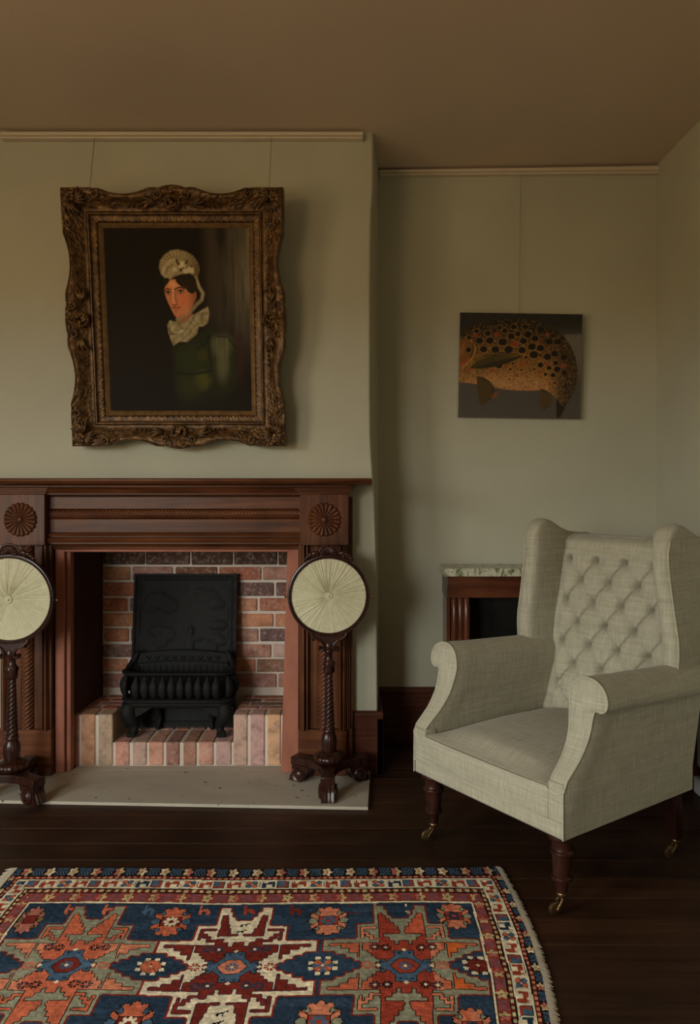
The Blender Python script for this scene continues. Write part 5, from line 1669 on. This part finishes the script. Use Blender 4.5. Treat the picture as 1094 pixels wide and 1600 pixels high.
# --- outside back
ob_ = MB()
def of_(i, j):
    x = -.286+.572*i/12; t = j/16
    z = ZB+(.984-ZB)*t
    v = .585 if z < .33 else max(.585, back_v(z)+.02-.06*max(0, .55-z)/.2)
    edge = (1-abs(x/.286)**4)
    return (x, YFR+v+.035+.010*edge*math.sin(PI*t), z-.008*(1-edge)*(t > .95))
ob_.grid(of_, 13, 17)
def of2(i, j):
    p_ = of_(i, j); return (p_[0], p_[1]-.045, p_[2])
ob_.grid(of2, 13, 17)
for a_, fn in ((0, None), (12, None)):
    ob_.add([of_(a_, j) for j in range(17)]+[of2(a_, j) for j in range(17)], [(j, j+1, 18+j, 17+j) for j in range(16)])
ob_.add([of_(i, 16) for i in range(13)]+[of2(i, 16) for i in range(13)], [(j, j+1, 14+j, 13+j) for j in range(12)])
obj('outside_back', ob_, LN, ch, smooth=60, local=True)
# --- underside
obj('seat_base', MB().box(-.29, .29, YFR+.02, .27, ZB-.012, ZB+.02), M['gap'], ch, local=True)
# --- legs with casters
def caster(parent, x, y, ang, sc=1.0):
    """swivel caster: cup, horn and wheel; ang the trailing direction"""
    ca, sa = math.cos(ang), math.sin(ang)
    cw = MB().lathe([(.0150*sc,.062),(.0165*sc,.058),(.0150*sc,.052),(.011*sc,.048),(.008*sc,.044)], (x, y, 0), 18)
    off = .022*sc
    for sg in (-1, 1):
        ox_, oy_ = -sa*sg*.0085*sc, ca*sg*.0085*sc
        cw.tube(smooth_path([(x+ox_*.4, y+oy_*.4, .050), (x+ca*off*.35+ox_, y+sa*off*.35+oy_, .040), (x+ca*off+ox_, y+sa*off+oy_, .0205)], 4), .0032*sc, 7)
    co_ = obj('caster', cw, M['brass'], parent, smooth=50, local=True)
    Mx = Matrix.Rotation(ang, 3, 'Z') @ Matrix.Rotation(PI/2, 3, 'X')
    R = .0198
    wh = MB().lathe([(.004,-.0065),(.008,-.0075),(.012,-.005),(R-.003,-.006),(R,-.004),(R,.004),(R-.003,.006),(.012,.005),(.008,.0075),(.004,.0065)], (x+ca*off, y+sa*off, R+.0004), 24, Mx)
    o = obj('wheel', wh, M['brass'], parent, smooth=50, local=True)
FLEG = [(.040,ZB-.002),(.0405,.214),(.037,.2085),(.030,.206),(.0285,.198),(.027,.186),(.0285,.180),(.0335,.1765),(.0345,.1725),(.0335,.1685),(.0285,.166),(.0265,.158),(.0262,.14),(.0240,.118),(.0235,.108),(.0275,.1055),(.0285,.101),(.027,.0965),(.021,.094),(.0175,.085),(.0155,.070),(.015,.060)]
for s, ang in ((1, math.radians(-100)), (-1, math.radians(-110))):
    lg = obj('leg', MB().lathe(FLEG[::-1], (s*.262, YFR+.045, 0), 24), M['leg'], ch, smooth=35, local=True)
    caster(lg, s*.262, YFR+.045, ang)
for s, ang in ((1, math.radians(-105)), (-1, math.radians(-70))):
    yb_ = .245
    lg = MB().hexa([(s*.258-.016, yb_+.020, .060), (s*.258+.016, yb_+.020, .060), (s*.258+.016, yb_+.052, .060), (s*.258-.016, yb_+.052, .060),
                    (s*.258-.023, yb_-.015, ZB), (s*.258+.023, yb_-.015, ZB), (s*.258+.023, yb_+.031, ZB), (s*.258-.023, yb_+.031, ZB)])
    lo_ = obj('leg', lg, M['leg'], ch, bevel=.003, local=True)
    caster(lo_, s*.258, yb_+.036, ang)
